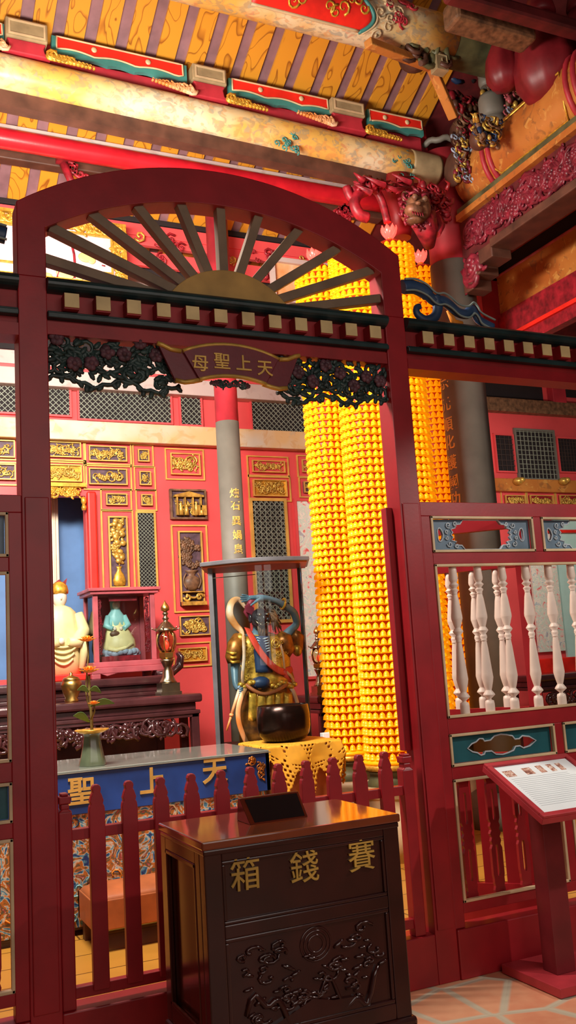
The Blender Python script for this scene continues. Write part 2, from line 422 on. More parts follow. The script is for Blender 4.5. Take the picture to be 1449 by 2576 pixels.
def carve(mb, u0, u1, v0, v1, T, mi=0, mi2=None, seed=1, dens=1.0, th=.12, w=.0, flowers=True, size=.4):
    """scrolling foliage filling a rectangle: curls, leaves and blossoms of real thickness"""
    rnd = random.Random(seed); h = min(v1 - v0, u1 - u0); R = h * size * .5
    area = (u1 - u0) * (v1 - v0); n = max(2, int(dens * area / (R * R * 3.2)))
    if mi2 is None: mi2 = mi
    for i in range(n):
        u = u0 + R + (u1 - u0 - 2 * R) * ((i + .5) / n if u1 - u0 > 1.5 * (v1 - v0) else rnd.random())
        v = v0 + R + (v1 - v0 - 2 * R) * (rnd.random() if u1 - u0 > 1.5 * (v1 - v0) else (i + .5) / n)
        r = R * rnd.uniform(.7, 1); k = rnd.random()
        if flowers and k < .22: blossom(mb, u, v, r * .75, w + h * .03, mi2, T)
        else:
            sp = spiral(r, rnd.uniform(.8, 1.4), 11, rnd.uniform(0, 6.3), rnd.choice((-1, 1)))
            mb.tube([(u + a, v + b, w + h * .02 * rnd.random()) for a, b in sp], [r * th * 1.6 * (1 - .55 * j / 10) for j in range(11)], 5, mi, M=T)
            for q in range(2): leafy(mb, u + sp[q * 2][0], v + sp[q * 2][1], r * .8, rnd.uniform(0, 6.3), w + h * .02, mi, T)
def ring(mb, u0, u1, v0, v1, t, w0, w1, T, mi=0):          # rectangular moulding
    mb.box(u0, u1, v0, v0 + t, w0, w1, mi, T); mb.box(u0, u1, v1 - t, v1, w0, w1, mi, T)
    mb.box(u0, u0 + t, v0 + t, v1 - t, w0, w1, mi, T); mb.box(u1 - t, u1, v0 + t, v1 - t, w0, w1, mi, T)

# ================================================================== the setting
mb = MB().box(-6, 12, -6, 4.06, -.12, 0); struct('floor', mb, M['terracotta'])
mb = MB().box(-6, 12, 4.06, 14, -.12, 0); struct('floor', mb, M['ochrefloor'])
G = 3.98                                                   # front face of the gate screen
Z0 = 0.0

# ================================================================== arched gate
gate = thing('arched_gate', 'dark red arched fan gate with ochre half sun and carved frieze in the middle', 'gate', (1.615, 4.04, 0))
T = FR(0, G, 0)
def arc(cx, cz, R, a0, a1, n):
    return [(cx + R * math.cos(math.radians(a0 + (a1 - a0) * i / n)), cz + R * math.sin(math.radians(a0 + (a1 - a0) * i / n))) for i in range(n + 1)]
def arcx(cx, R, zc, x0, x1, n):
    return [(x0 + (x1 - x0) * i / n, zc + math.sqrt(R * R - (x0 + (x1 - x0) * i / n - cx) ** 2)) for i in range(n + 1)]
outer = arcx(1.615, 1.75, 3.957 - 1.75, .62, 2.61, 36)
inner = arcx(1.617, 1.706, 3.778 - 1.706, .745, 2.49, 32)
mb = MB(); n1, n2 = len(outer), len(inner)
pl = [(.62, 3.3)] + outer + [(2.61, 3.3), (2.49, 3.3)] + inner[::-1] + [(.745, 3.3)]
mb.prism(pl, -.13, 0, M=T); obj('arch', mb, M['gate'], gate, bevel=.004)
for x0, x1 in ((.62, .745), (2.49, 2.61)):
    mb = MB(); mb.box(x0, x1, G, G + .13, 0, 3.3); mb.box(x0 + .012, x1 - .012, G - .008, G, .24, 2.3)
    obj('post', mb, M['gate'], gate, bevel=.004)
# half sun disc and spokes
mb = MB(); sp_ = [(1.63 + .385 * math.cos(a), 3.063 + .385 * math.sin(a)) for a in [math.radians(37.5 + 105 * i / 24) for i in range(25)]]
mb.prism(sp_, -.06, -.012, M=T); obj('sun_disc', mb, M['sun'], gate, bevel=.003)
for deg in (12, 22, 34, 50, 69.5, 90, 110.5, 130, 146, 158, 168):
    a = math.radians(deg); c = Vector((1.61, 3.22)); d = Vector((math.cos(a), math.sin(a)))
    t = .3
    while True:                                            # run each spoke up to the inner edge of the arch
        p = c + d * t
        if p.x < .745 or p.x > 2.49 or p.y > 2.072 + math.sqrt(max(0, 1.706 ** 2 - (p.x - 1.617) ** 2)): break
        t += .01
    q = c + d * .16
    mb = MB().beam((q.x, G + .05, q.y), (p.x + d.x * .004, G + .05, p.y + d.y * .004), .046, .05, up=Vector((0, 1, 0)))
    obj('spoke', mb, M['spoke'], gate, bevel=.003)
def crossbeam(par, x0, x1, squares):
    mb = MB(); mb.box(x0, x1, G + .02, G + .10, 3.075, 3.29); obj('beam_board', mb, M['recess'], par)
    mb = MB()
    pr = [(G + .02, 3.232)] + [(G + .02 - .062 * math.sin(PI * i / 10), 3.267 - .035 * math.cos(PI * i / 10)) for i in range(11)] + [(G + .1, 3.302), (G + .1, 3.232)]
    k = len(pr); mb.add([(x0, y, z) for y, z in pr] + [(x1, y, z) for y, z in pr], [tuple(range(k)), tuple(range(k, 2 * k))[::-1]] + [(i, k + i, k + (i + 1) % k, (i + 1) % k) for i in range(k)])
    obj('upper_moulding', mb, M['dkgreen'], par)
    mb = MB().box(x0, x1, G - .022, G + .02, 3.108, 3.132).box(x0, x1, G - .012, G + .02, 3.132, 3.142); obj('lower_moulding', mb, M['dkgreen'], par, bevel=.004)
    for x in squares:
        o = obj('dentil', MB().box(x - .033, x + .033, G - .045, G + .03, 3.144, 3.218), [M['recess']], par)
        obj('dentil_face', MB().box(x - .033, x + .033, G - .052, G - .045, 3.15, 3.216), M['dentil'], o, bevel=.002)
crossbeam(gate, .745, 2.49, [.845 + .1411 * i for i in range(12)])
mb = MB().box(.745, 2.49, G + .01, G + .09, 3.04, 3.1); obj('frieze_rail', mb, M['recess'], gate)
# pierced carved frieze, left and right of the plaque
def frieze(u0, u1, seed, flip):
    mb = MB(); rnd = random.Random(seed); W = u1 - u0; F = FR(0, G + .045, 0)
    def low(u): t = (u - u0) / W; t = t if not flip else 1 - t; return 2.845 + .02 * math.sin(t * 14) - .015 * t
    for q in range(2):
        pts = []
        for i in range(41):
            t = i / 40; u = u0 + .02 + (W - .04) * t; pts.append((u, (2.955 if q else 2.935) + .045 * math.sin(t * 3.3 * PI + q * PI) , .008 * math.sin(i)))
        mb.tube(pts, [.013 - .004 * abs(i / 20 - 1) for i in range(41)], 6, 0, M=F)
    for i in range(40):
        u = u0 + W * (i + .5) / 40; v = rnd.uniform(low(u) + .02, 3.03); r = rnd.uniform(.028, .048)
        if i % 5 == 2: blossom(mb, u, v + .02, .036, .02, 1, F, 7)
        else:
            s = spiral(r, 1.2, 12, rnd.uniform(0, 6.3), rnd.choice((-1, 1)))
            mb.tube([(min(max(u + a, u0), u1), v + b, 0) for a, b in s], [.013 - .0006 * j for j in range(12)], 5, 0, M=F)
        for q in range(3): leafy(mb, u, rnd.uniform(low(u) + .01, 3.02), .05, rnd.uniform(-.6, 3.7), rnd.uniform(0, .015), 0, F, .25)
    pts = [(u0 + W * i / 30, low(u0 + W * i / 30) + .008 * math.sin(i * 1.7), 0) for i in range(31)]
    mb.tube(pts, .011, 5, 0, M=F)
    for i in range(16):
        u = u0 + W * (i + .5) / 16; leafy(mb, u, low(u) + .005, .045, rnd.uniform(3.6, 5.6), .004, 0, F, .3)
    return mb
obj('carved_frieze', frieze(.75, 1.36, 3, False), [M['carvegreen'], M['carvepurple']], gate, 'pierced dark green carving left of the plaque')
obj('carved_frieze', frieze(1.86, 2.485, 5, True), [M['carvegreen'], M['carvepurple']], gate, 'pierced dark green carving right of the plaque')
# plaque: unrolled scroll shape with four characters
F = FR(0, G - .01, 0); cx = 1.605
def fan(u0, u1, zc, R, n=12): return [(u0 + (u1 - u0) * i / n, zc + math.sqrt(R * R - (u0 + (u1 - u0) * i / n - cx) ** 2)) for i in range(n + 1)]
top = fan(cx - .245, cx + .245, 3.052 - .62, .62); bot = fan(cx - .17, cx + .17, 2.898 - .52, .52)
wing_l = [(cx - .245, top[0][1] - .004), (cx - .33, top[0][1] - .01), (cx - .38, 3.02), (cx - .29, 2.865), (cx - .17, bot[0][1] + .0)]
pl = MB(); pl.prism(top + bot[::-1], 0, .02, M=F)
pq = obj('name_plaque', pl, M['plaque'], gate, bevel=.003)
for s in (-1, 1):
    m2 = MB(); w_ = [(cx + s * (cx - a), b) for a, b in [(cx - .225, 3.0), (cx - .3, 3.012), (cx - .36, 3.03), (cx - .285, 2.862), (cx - .22, 2.85), (cx - .155, 2.868)]]
    if s < 0: w_ = [(2 * cx - a, b) for a, b in [(2 * cx - p, q) for p, q in w_]]
    w_ = [(cx - s * d, z) for d, z in [(.225, 3.0), (.3, 3.012), (.36, 3.03), (.285, 2.862), (.22, 2.85), (.155, 2.868)]]
    m2.prism(w_, -.012, .004, M=F); obj('plaque_wing', m2, M['plaque'], pq, bevel=.002)
    for q_ in ([(.25, 3.003), (.3, 3.008), (.34, 3.026), (.365, 3.032)], [(.285, 2.86), (.24, 2.853), (.2, 2.86), (.155, 2.872)]): obj('plaque_rim', MB().tube([(cx - s * d, z, .004) for d, z in q_], .012, 6, M=F), M['goldpaint'], pq)
for q_ in (top, bot): obj('plaque_rim', MB().tube([(a, b, .012) for a, b in q_], .011, 6, M=F), M['goldpaint'], pq)
m4 = MB()
for i, c in enumerate('母聖上天'):
    u = cx - .165 + .11 * i; z = 2.432 + math.sqrt(.62 ** 2 - (u - cx) ** 2) - .085
    glyphs(m4, c, .085, FR(u, G - .032, z), .006, .012)
obj('lettering', m4, M['goldpaint'], pq, 'gold characters 母聖上天')
mb = MB(); carve(mb, cx - .12, cx + .12, 2.845, 2.895, FR(0, G + .02, 0), 0, 1, 9, 2.2, .2, 0, True, .9); obj('carved_tuft', mb, [M['carvegreen'], M['carvepurple']], gate)

# ================================================================== picket gate between the posts
pick = thing('picket_gate', 'low red picket gate across the arched opening behind the offering box', 'gate', (1.6, 4.02, .226))
def picket():
    w = .033; z = [.285, 1.0, 1.012, 1.03, 1.045, 1.06, 1.078, 1.086]
    half = [(w, .285), (w, .985), (w - .003, 1.0), (w - .008, 1.008), (w - .004, 1.02), (w - .012, 1.045), (w - .017, 1.055), (w - .014, 1.07), (w - .018, 1.08), (w - .024, 1.086)]
    poly = half + [(-a, b) for a, b in half[::-1]]
    return MB().prism(poly, -.02, .012, M=FR(0, 0, 0))
p0 = None
for k in range(11):
    x = .905 + .1393 * k; z_ = 0
    mb = picket(); mb.v = [(a + x, b + 4.0, c) for a, b, c in mb.v]; obj('picket', mb, M['gate'], pick, bevel=.003)
for z in (.872, .262): obj('rail', MB().box(.8, 2.4, 4.005, 4.045, z, z + .044), M['gate'], pick, bevel=.003)
for x0, x1 in ((.748, .803), (2.392, 2.452)):
    mb = MB().box(x0, x1, 3.995, 4.055, .226, .99)
    mb.add([(x0 - 0, 3.995, .99), (x1, 3.995, .99), (x1, 4.055, .99), (x0, 4.055, .99), (x0 + .012, 4.0, 1.0), (x1 - .012, 4.0, 1.0), (x1 - .012, 4.05, 1.0), (x0 + .012, 4.05, 1.0)], [(0, 1, 5, 4), (1, 2, 6, 5), (2, 3, 7, 6), (3, 0, 4, 7)])
    mb.box(x0 + .010, x1 - .010, 4.0, 4.05, .998, 1.02).box(x0 + .003, x1 - .003, 3.997, 4.053, 1.02, 1.052).box(x0 + .012, x1 - .012, 4.0, 4.05, 1.052, 1.064)
    obj('gate_stile', mb, M['gate'], pick, bevel=.005)
# threshold under gate and screens
mb = MB().box(.745, 2.49, G, 4.12, 0, .226); tag(obj('threshold', mb, M['gate'], bevel=.006), 'red sill board under the picket gate, behind the offering box', 'threshold')
# jamb strips on the inner side of the right post
mb = MB().box(2.452, 2.489, 4.06, 4.11, 1.07, 2.29); tag(obj('hinge_strip', mb, M['gate'], bevel=.003), 'tall thin red jamb strip on inner side of right gate post', 'jamb')

# ================================================================== side screens
def screen(sgn, label, xin, xout, nbal):
    """lower side screen running outward from the gate post; sgn +1 right, -1 left"""
    t = thing('side_screen', label, 'screen', ((xin + xout) / 2, G + .04, 0))
    def bx(mb, a, b, y0, y1, z0, z1, mi=0):
        u, v = xin + sgn * a, xin + sgn * b; return mb.box(min(u, v), max(u, v), y0, y1, z0, z1, mi)
    L = abs(xout - xin)
    mb = MB(); Y0, Y1 = G + .004, G + .07
    bx(mb, 0, L, Y0, Y1, 2.235, 2.309)
    for z0, z1 in ((1.985, 2.045), (1.134, 1.212), (.916, .976), (.29, .339)): bx(mb, .055, L - .06, Y0, Y1, z0, z1)
    bx(mb, 0, .055, Y0, Y1, .227, 2.235); bx(mb, L - .06, L, Y0, Y1, .227, 2.235)
    edges = [.055]; a = .055
    while a < L - .3:
        b = a + .66
        if b > L - .1: break
        for z0, z1 in ((2.045, 2.235), (.976, 1.134), (.339, .916)): bx(mb, b, b + .055, Y0, Y1, z0, z1)
        edges += [b, b + .055]; a = b + .055
    edges.append(L - .06)
    obj('screen_frame', mb, M['gate'], t, bevel=.003)
    obj('base_board', bx(MB(), 0, L, G - .01, G + .11, 0, .226), M['gate'], t, bevel=.006)
    tr = MB()
    def ringb(a, b, z0, z1):
        k = .014
        for q in ((a, b, z0, z0 + k), (a, b, z1 - k, z1), (a, a + k, z0, z1), (b - k, b, z0, z1)): bx(tr, q[0], q[1], G - .004, G + .02, q[2], q[3])
    ringb(.055, L - .06, 1.212, 1.985)
    for i in range(0, len(edges) - 1, 2):
        a, b = edges[i], edges[i + 1]
        if b - a < .15: continue
        ringb(a, b, 2.045, 2.235); ringb(a, b, .976, 1.134); ringb(a, b, .339, .916)
        # pierced grey panel with cloud corners
        w, h = b - a - .028, .19 - .028; u0 = xin + sgn * (a + b) / 2
        if sgn < 0: pass
        zc = 2.14; TT = FR(u0, G + .035, zc)
        out = [(-w / 2, -h / 2), (w / 2, -h / 2), (w / 2, h / 2), (-w / 2, h / 2)]
        hole = []
        prof = [(.62, 1.0), (.60, .86), (.50, .78), (.47, .55), (.54, .42), (.46, .22), (.42, .0)]
        q1 = [(x * w / 2 * .78 + 0, y * h / 2 * .98) for x, y in prof]
        prof2 = [(-.36, .98), (-.42, .7), (-.56, .66), (-.52, .46), (-.62, .36), (-.58, .15), (-.62, 0)]
        q = [(a_ * w / 2, b_ * h / 2) for a_, b_ in prof2]
        hole = q + [(x, -y) for x, y in q[::-1][1:]]
        hole += [(-x, y) for x, y in ([(x, -y) for x, y in q] )][0:] + [(-x, y) for x, y in q[::-1][1:]]
        hol = []
        for p_ in hole:
            if not hol or (abs(p_[0] - hol[-1][0]) + abs(p_[1] - hol[-1][1])) > 1e-5: hol.append(p_)
        kid = lambda s: [(s * (w / 2 * .82 + .017 * math.cos(g) + .006 * abs(math.sin(g))), .036 * math.sin(g)) for g in [2 * PI * i_ / 14 for i_ in range(14)]]
        mbp = MB(); fill(mbp, [out, hol, kid(1), kid(-1)], .016, TT)
        pn = obj('fretwork_panel', mbp, M['panelgrey'], t, 'grey blue pierced panel with cloud corners')
        mbc = MB()
        mbc.tube([(x, y, .01) for x, y in hol], .0045, 5, closed=True, M=TT)
        for sx in (-1, 1):
            mbc.tube([(x, y, .009) for x, y in kid(sx)], .004, 5, closed=True, M=TT)
            for sy in (-1, 1):
                for (fu, fv, r) in ((.66, .62, .016), (.52, .72, .013), (.7, .2, .011)):
                    s = spiral(r, 1.2, 10, 2.2 * sx + sy, sx * sy); mbc.tube([(sx * fu * w / 2 + p, sy * fv * h / 2 + q_, .012) for p, q_ in s], .0042, 5, M=TT)
        obj('cloud_carving', mbc, M['paleblue'], pn)
        # teal panel with pointed cut-out
        h = .158 - .028; TT = FR(u0, G + .035, 1.055)
        out = [(-w / 2, -h / 2), (w / 2, -h / 2), (w / 2, h / 2), (-w / 2, h / 2)]
        up = [(-.58, 0), (-.5, .22), (-.42, .3), (-.36, .46), (-.3, .42), (-.28, .28), (-.17, .3), (-.1, .5), (.02, .56), (.12, .5), (.22, .4), (.26, .2), (.34, .2), (.4, .34), (.52, .26), (.64, 0)]
        hl = [(x * w / 2 * 1.12 - .006, y * h / 2 * 1.4) for x, y in up] + [(x * w / 2 * 1.12 - .006, -y * h / 2 * 1.4) for x, y in up[::-1][1:-1]]
        mbp = MB(); fill(mbp, [out, hl], .016, TT); pn = obj('fretwork_panel', mbp, M['panelteal'], t, 'dark teal panel with pointed cut-out')
        obj('cut_out_edge', MB().tube([(x, y, .009) for x, y in hl], .0045, 5, closed=True, M=TT), M['paleblue'], pn)
        # slats with slots
        ns = 4; pit = .165
        for k in range(ns):
            u = xin + sgn * (a + .135 + pit * k - .055 * (a < .1)); zc = .6275; hw = .033
            pr = []
            for j in range(33):
                z = -.286 + .572 * j / 32; q_ = abs(z); wv = hw
                if .0 < q_ < .06: wv = hw - .006 + .004 * math.cos(z * 160)
                if q_ > .2: wv = hw - .004 + .003 * math.cos(z * 140)
                pr.append((wv, z))
            o_ = pr + [(-x, z) for x, z in pr[::-1]]
            sl = lambda zc_: [(-.006, zc_ - .075), (.006, zc_ - .075), (.009, zc_ - .06), (.009, zc_ + .06), (.006, zc_ + .075), (-.006, zc_ + .075), (-.009, zc_ + .06), (-.009, zc_ - .06)]
            ms = MB(); fill(ms, [o_, sl(.14), sl(-.13)], .018, FR(u, G + .04, zc)); obj('slat', ms, M['gate'], t)
    obj('trim', tr, M['trimcream'], t, 'cream edging round the openings', bevel=.003)
    return t
def baluster_mb(H=.773):
    pr = [(.0, 0), (.019, 0), (.019, .055), (.017, .072), (.008, .078), (.008, .084), (.024, .103), (.022, .112), (.012, .13), (.015, .145), (.021, .18), (.0235, .20), (.022, .225), (.014, .36), (.0105, .40),
          (.0105, .405), (.013, .408), (.0105, .412), (.0145, .425), (.013, .438), (.010, .444), (.021, .463), (.020, .468), (.012, .485), (.0165, .505), (.0225, .535), (.0225, .55), (.015, .64), (.011, .668), (.0105, .672),
          (.013, .675), (.0105, .679), (.0165, .695), (.015, .70), (.010, .706), (.020, .724), (.012, .738), (.0175, .752), (.0185, .765), (.016, .8), (.016, .842)]
    k = H / .842
    q = []
    for i, (r, z) in enumerate(pr):                        # doubled rings keep the turned edges crisp
        q.append((r * 1.28, z * k))
        if i and 0 < i < len(pr) - 1 and abs(r - pr[i - 1][0]) > .004: q.append((r * 1.28, z * k + .0016))
    return MB().lathe(q, 18)
bal_mesh = None
def balusters(t, xs, y, z0, mat=None):
    global bal_mesh
    for x in xs:
        if bal_mesh is None:
            o = obj('baluster', baluster_mb(), M['baluster'], t); bm_ = o.data
            pw = parent_world(t); o.data.transform(Matrix.Translation(pw)); bal_mesh = o.data
        else:
            o = bpy.data.objects.new('baluster', bal_mesh); COL.objects.link(o); o.parent = t
        o.location = Vector((x, y, z0)) - parent_world(t)
sr = screen(1, 'red right-hand lower screen with cream balusters beside the information stand', 2.61, 4.12, 8)
bx0 = at(1155, 1620, G + .035).x; bx1 = at(1215, 1610, G + .035).x; pit = bx1 - bx0 + .006
balusters(sr, [bx0 + pit * i for i in range(0, 9)], G + .035, 1.212)
sl_ = screen(-1, 'red left-hand lower screen cut off by the left edge', .62, -.9, 8)
balusters(sl_, [.40 - .155 * i for i in range(8)], G + .035, 1.212)
# beams above the side screens
for sgn, x0, x1, lab in ((1, 2.61, 4.15, 'dark green and red dentilled beam running right from the gate'), (-1, -.9, .62, 'dark green and red dentilled beam left of the gate')):
    t = thing('dentil_beam', lab, 'beam', ((x0 + x1) / 2, G + .05, 3.075))
    xs = [2.717 + .1322 * i for i in range(11)] if sgn > 0 else [.50 - .1322 * i for i in range(10)]
    crossbeam(t, x0, x1, xs)
    obj('under_board', MB().box(x0, x1, G + .0, G + .12, 3.02, 3.075), M['gate'], t)
    if sgn > 0: obj('end_post', MB().box(4.06, 4.15, G, G + .1, 0, 3.02), M['gate'], t)
    else: obj('end_post', MB().box(-.9, -.81, G, G + .1, 0, 3.02), M['gate'], t)
# blue cloud scroll on the right beam: thick ribbon
pts_px = [(1013, 722), (1040, 722), (1068, 735), (1086, 752), (1098, 758), (1112, 757), (1128, 766), (1150, 785), (1172, 790), (1186, 780), (1196, 790), (1206, 806), (1240, 824)]
P = [at(x, y, G + .05) for x, y in pts_px]
def smooth(pts, n=4):
    out = []; m_ = len(pts)
    for i in range(m_ - 1):
        p0, p1, p2, p3 = pts[max(i - 1, 0)], pts[i], pts[i + 1], pts[min(i + 2, m_ - 1)]
        for k in range(n):
            t = k / n; out.append(.5 * ((2 * p1) + (p2 - p0) * t + (2 * p0 - 5 * p1 + 4 * p2 - p3) * t * t + (3 * p1 - p0 - 3 * p2 + p3) * t ** 3))
    return out + [pts[-1]]
def scroll(P, label):
    t = thing('cloud_scroll_bracket', label, 'bracket', (sum(p.x for p in P) / len(P), G + .05, 3.3))
    S = smooth(P, 5); n = len(S); mb = MB()
    mb.tube(S, [.042 if i < n * .2 else .036 - .010 * i / n for i in range(n)], 8, flat=.7, nrm=(0, 1, 0)); obj('scroll_band', mb, M['scroll'], t)
    sx = 1 if P[-1].x > P[0].x else -1
    K = P[3]; hook = smooth([K + Vector((sx * a, 0, b)) for a, b in ((.02, .02), (.035, -.04), (.012, -.10), (-.05, -.125), (-.10, -.10), (-.105, -.065), (-.08, -.05))], 4)
    obj('hooked_curl', MB().tube(hook, [.034 - .018 * i / (len(hook) - 1) for i in range(len(hook))], 8, flat=.8, nrm=(0, 1, 0)), M['scroll'], t)
    c2 = P[9]; obj('small_curl', MB().tube([c2 + Vector((sx * a, 0, b - .01)) for a, b in spiral(.032, 1.0, 12, .5, 1)], .014, 7, flat=.8, nrm=(0, 1, 0)), M['scroll'], t)
    obj('orange_infill', MB().tube([P[6] + Vector((0, .01, -.03)), P[7] + Vector((-.02 * sx, .01, -.06)), P[8] + Vector((-.02 * sx, .01, -.05))], [.012, .024, .01], 7, flat=.6, nrm=(0, 1, 0)), M['petal'], t)
    mb = MB().tube([p + Vector((0, -.028, .034)) for p in S], .006, 5).tube([p + Vector((0, -.028, -.03)) for p in S], .006, 5); obj('pale_edge', mb, M['scrolledge'], t)
scroll(P, 'blue cloud scroll ornament standing on the right-hand beam')
scroll([Vector((.62 - (p.x - 2.61), p.y, p.z)) for p in P], 'blue cloud scroll ornament standing on the left-hand beam')
# inner leaf swung open behind the right screen
leaf = thing('open_leaf', 'red baluster leaf standing half open behind the right-hand screen', 'gate leaf', (3.36, 4.12, .06))
hx, hy = 3.36, 4.12; dx, dy = -.72, .69
def LP(s, z): return (hx + dx * s, hy + dy * s, z)
mb = MB()
for z0, z1 in ((.06, .3), (.92, .98), (1.14, 1.22), (1.98, 2.05), (2.2, 2.28)): mb.beam(LP(0, (z0 + z1) / 2), LP(.7, (z0 + z1) / 2), z1 - z0, .05, up=Vector((dy, -dx, 0)))
mb.beam(LP(.02, .06), LP(.02, 2.28), .07, .05, up=Vector((dy, -dx, 0))); mb.beam(LP(.68, .06), LP(.68, 2.28), .06, .05, up=Vector((dy, -dx, 0)))
obj('leaf_frame', mb, M['gate'], leaf)
for s in (.0376 + .1322 * i + .132 for i in range(4)):
    o = bpy.data.objects.new('baluster', bal_mesh); COL.objects.link(o); o.parent = leaf; o.location = Vector(LP(s, 1.212)) - leaf.location
for s in (.1, .22, .34, .46, .58): obj('slat', MB().beam(LP(s, .3), LP(s, .93), .085, .02, up=Vector((dy, -dx, 0))), M['gate'], leaf)

# ================================================================== offering box
bx_ = thing('offering_box', 'dark polished wooden offering box with gold characters in front of the picket gate', 'offering box', (1.47, 3.42, 0))
X0, X1, Y0, Y1, HB = 1.082, 1.858, 3.172, 3.68, .95
mb = MB().box(X0 + .02, X1 - .02, Y0 + .02, Y1 - .01, .2, HB - .02)
obj('body', mb, M['woodbox'], bx_)
obj('plinth', MB().box(X0 - .03, X1 + .03, Y0 - .03, Y1 + .01, 0, .2).box(X0 - .015, X1 + .015, Y0 - .015, Y1, .2, .235), M['woodboxdk'], bx_, bevel=.012)
mb = MB()
for x in (X0, X1 - .065): mb.box(x, x + .065, Y0, Y0 + .05, .235, HB - .045)
mb.box(X0 + .065, X1 - .065, Y0 + .001, Y0 + .04, .235, .29); mb.box(X0 + .065, X1 - .065, Y0 + .001, Y0 + .04, .62, .665); mb.box(X0 + .065, X1 - .065, Y0 + .001, Y0 + .04, .875, HB - .045)
ring(mb, X0 + .065, X1 - .065, .29, .62, .014, -.014, -.002, FR(0, Y0, 0)); ring(mb, X0 + .065, X1 - .065, .665, .875, .012, -.014, -.002, FR(0, Y0, 0))
obj('front_frame', mb, M['woodboxdk'], bx_, bevel=.004)
for x, s in ((X0, -1), (X1, 1)):
    mb = MB(); a, b = (X0 - .001, X0 + .02) if s < 0 else (X1 - .02, X1 + .001)
    mb.box(a, b, Y0 + .05, Y0 + .1, .235, HB - .045); mb.box(a, b, Y1 - .06, Y1, .235, HB - .045); mb.box(a, b, Y0 + .1, Y1 - .06, .235, .3); mb.box(a, b, Y0 + .1, Y1 - .06, .86, HB - .045)
    q = (a - .003, a + .006) if s < 0 else (b - .006, b + .003)
    for (ya, yb, za, zb) in ((Y0 + .1, Y1 - .06, .3, .315), (Y0 + .1, Y1 - .06, .845, .86), (Y0 + .1, Y0 + .115, .3, .86), (Y1 - .075, Y1 - .06, .3, .86)): mb.box(q[0], q[1], ya, yb, za, zb)
    obj('side_panel', mb, M['woodbox'], bx_, bevel=.003)
obj('top', MB().box(X0 - .008, X1 + .008, Y0 - .01, Y1 + .005, HB - .03, HB), M['boxtop'], bx_, bevel=.006)
obj('top_moulding', MB().box(X0 - .002, X1 + .002, Y0 - .004, Y1, HB - .05, HB - .03), M['woodboxdk'], bx_, bevel=.005)
mb = MB().box(X0 + .079, X1 - .079, Y0 + .012, Y0 + .022, .3, .61)
F = FR(0, Y0 + .012, 0); rnd = random.Random(4); cxb = 1.49
for r in (.03, .046, .06): mb.tube([(cxb + r * math.cos(2 * PI * i / 24), .545 + r * math.sin(2 * PI * i / 24) * .95, -.001) for i in range(24)], .005, 5, closed=True, M=F)
for i in range(80):
    u = rnd.uniform(X0 + .12, X1 - .12); v = rnd.uniform(.33, .52) if abs(u - cxb) < .12 else rnd.uniform(.33, .58); r = rnd.uniform(.014, .03)
    if i % 2: mb.tube([(u + a * 1.5, v + b * .8, .003) for a, b in spiral(r, rnd.uniform(.4, 1.1), 9, rnd.uniform(0, 6.3), rnd.choice((-1, 1)))], .006, 5, M=F)
    else: leafy(mb, u, v, rnd.uniform(.03, .055), rnd.uniform(-.5, .5) + rnd.choice((0, PI)), .003, 0, F, .16)
mb.tube([(X0 + .13 + .52 * t / 30, .36 + .05 * math.sin(t * .45) + .03 * math.sin(t * 1.1), .004) for t in range(31)], [.008 + .004 * math.sin(t * .3) for t in range(31)], 7, M=F)
mb.prism([(X0 + .2, .305), (X0 + .3, .34), (X0 + .38, .37), (X0 + .46, .35), (X0 + .55, .345), (X0 + .6, .305)], -.002, .012, M=F)
obj('carved_front_panel', mb, M['woodboxdk'], bx_, 'low relief carving with ringed sun and clouds')
mb = MB().box(X0 + .077, X1 - .077, Y0 + .012, Y0 + .022, .677, .863); obj('name_panel', mb, M['woodboxdk'], bx_)
for px, py, ch in ((615, 2197, '箱'), (764, 2178, '錢'), (908, 2150, '賽')):
    p = at(px, py, Y0 + .01); m_ = MB(); glyphs(m_, ch, .118, FR(p.x, Y0 + .006, p.z), .008, .003); obj('character', m_, M['goldpaint'], bx_, 'gold character ' + ch)
mb = MB(); sx0, sx1 = 1.335, 1.575
mb.add([(sx0, 3.36, HB), (sx1, 3.36, HB), (sx1 + .01, 3.46, HB + .085), (sx0 - .0, 3.46, HB + .085), (sx0, 3.5, HB), (sx1, 3.5, HB), (sx1 + .01, 3.48, HB + .085), (sx0, 3.48, HB + .085)],
       [(0, 1, 2, 3), (3, 2, 6, 7), (7, 6, 5, 4), (0, 3, 7, 4), (1, 5, 6, 2), (0, 4, 5, 1)])
cs = obj('coin_slot_hood', mb, M['woodbox'], bx_, bevel=.003)
obj('slot', MB().add([(sx0 + .02, 3.365, HB + .006), (sx1 - .012, 3.365, HB + .006), (sx1 - .002, 3.45, HB + .08), (sx0 + .018, 3.45, HB + .08), (sx0 + .02, 3.369, HB + .002), (sx1 - .012, 3.369, HB + .002), (sx1 - .002, 3.454, HB + .076), (sx0 + .018, 3.454, HB + .076)],
    [(0, 1, 2, 3), (7, 6, 5, 4), (0, 4, 5, 1), (1, 5, 6, 2), (2, 6, 7, 3), (3, 7, 4, 0)]), M['black'], cs)

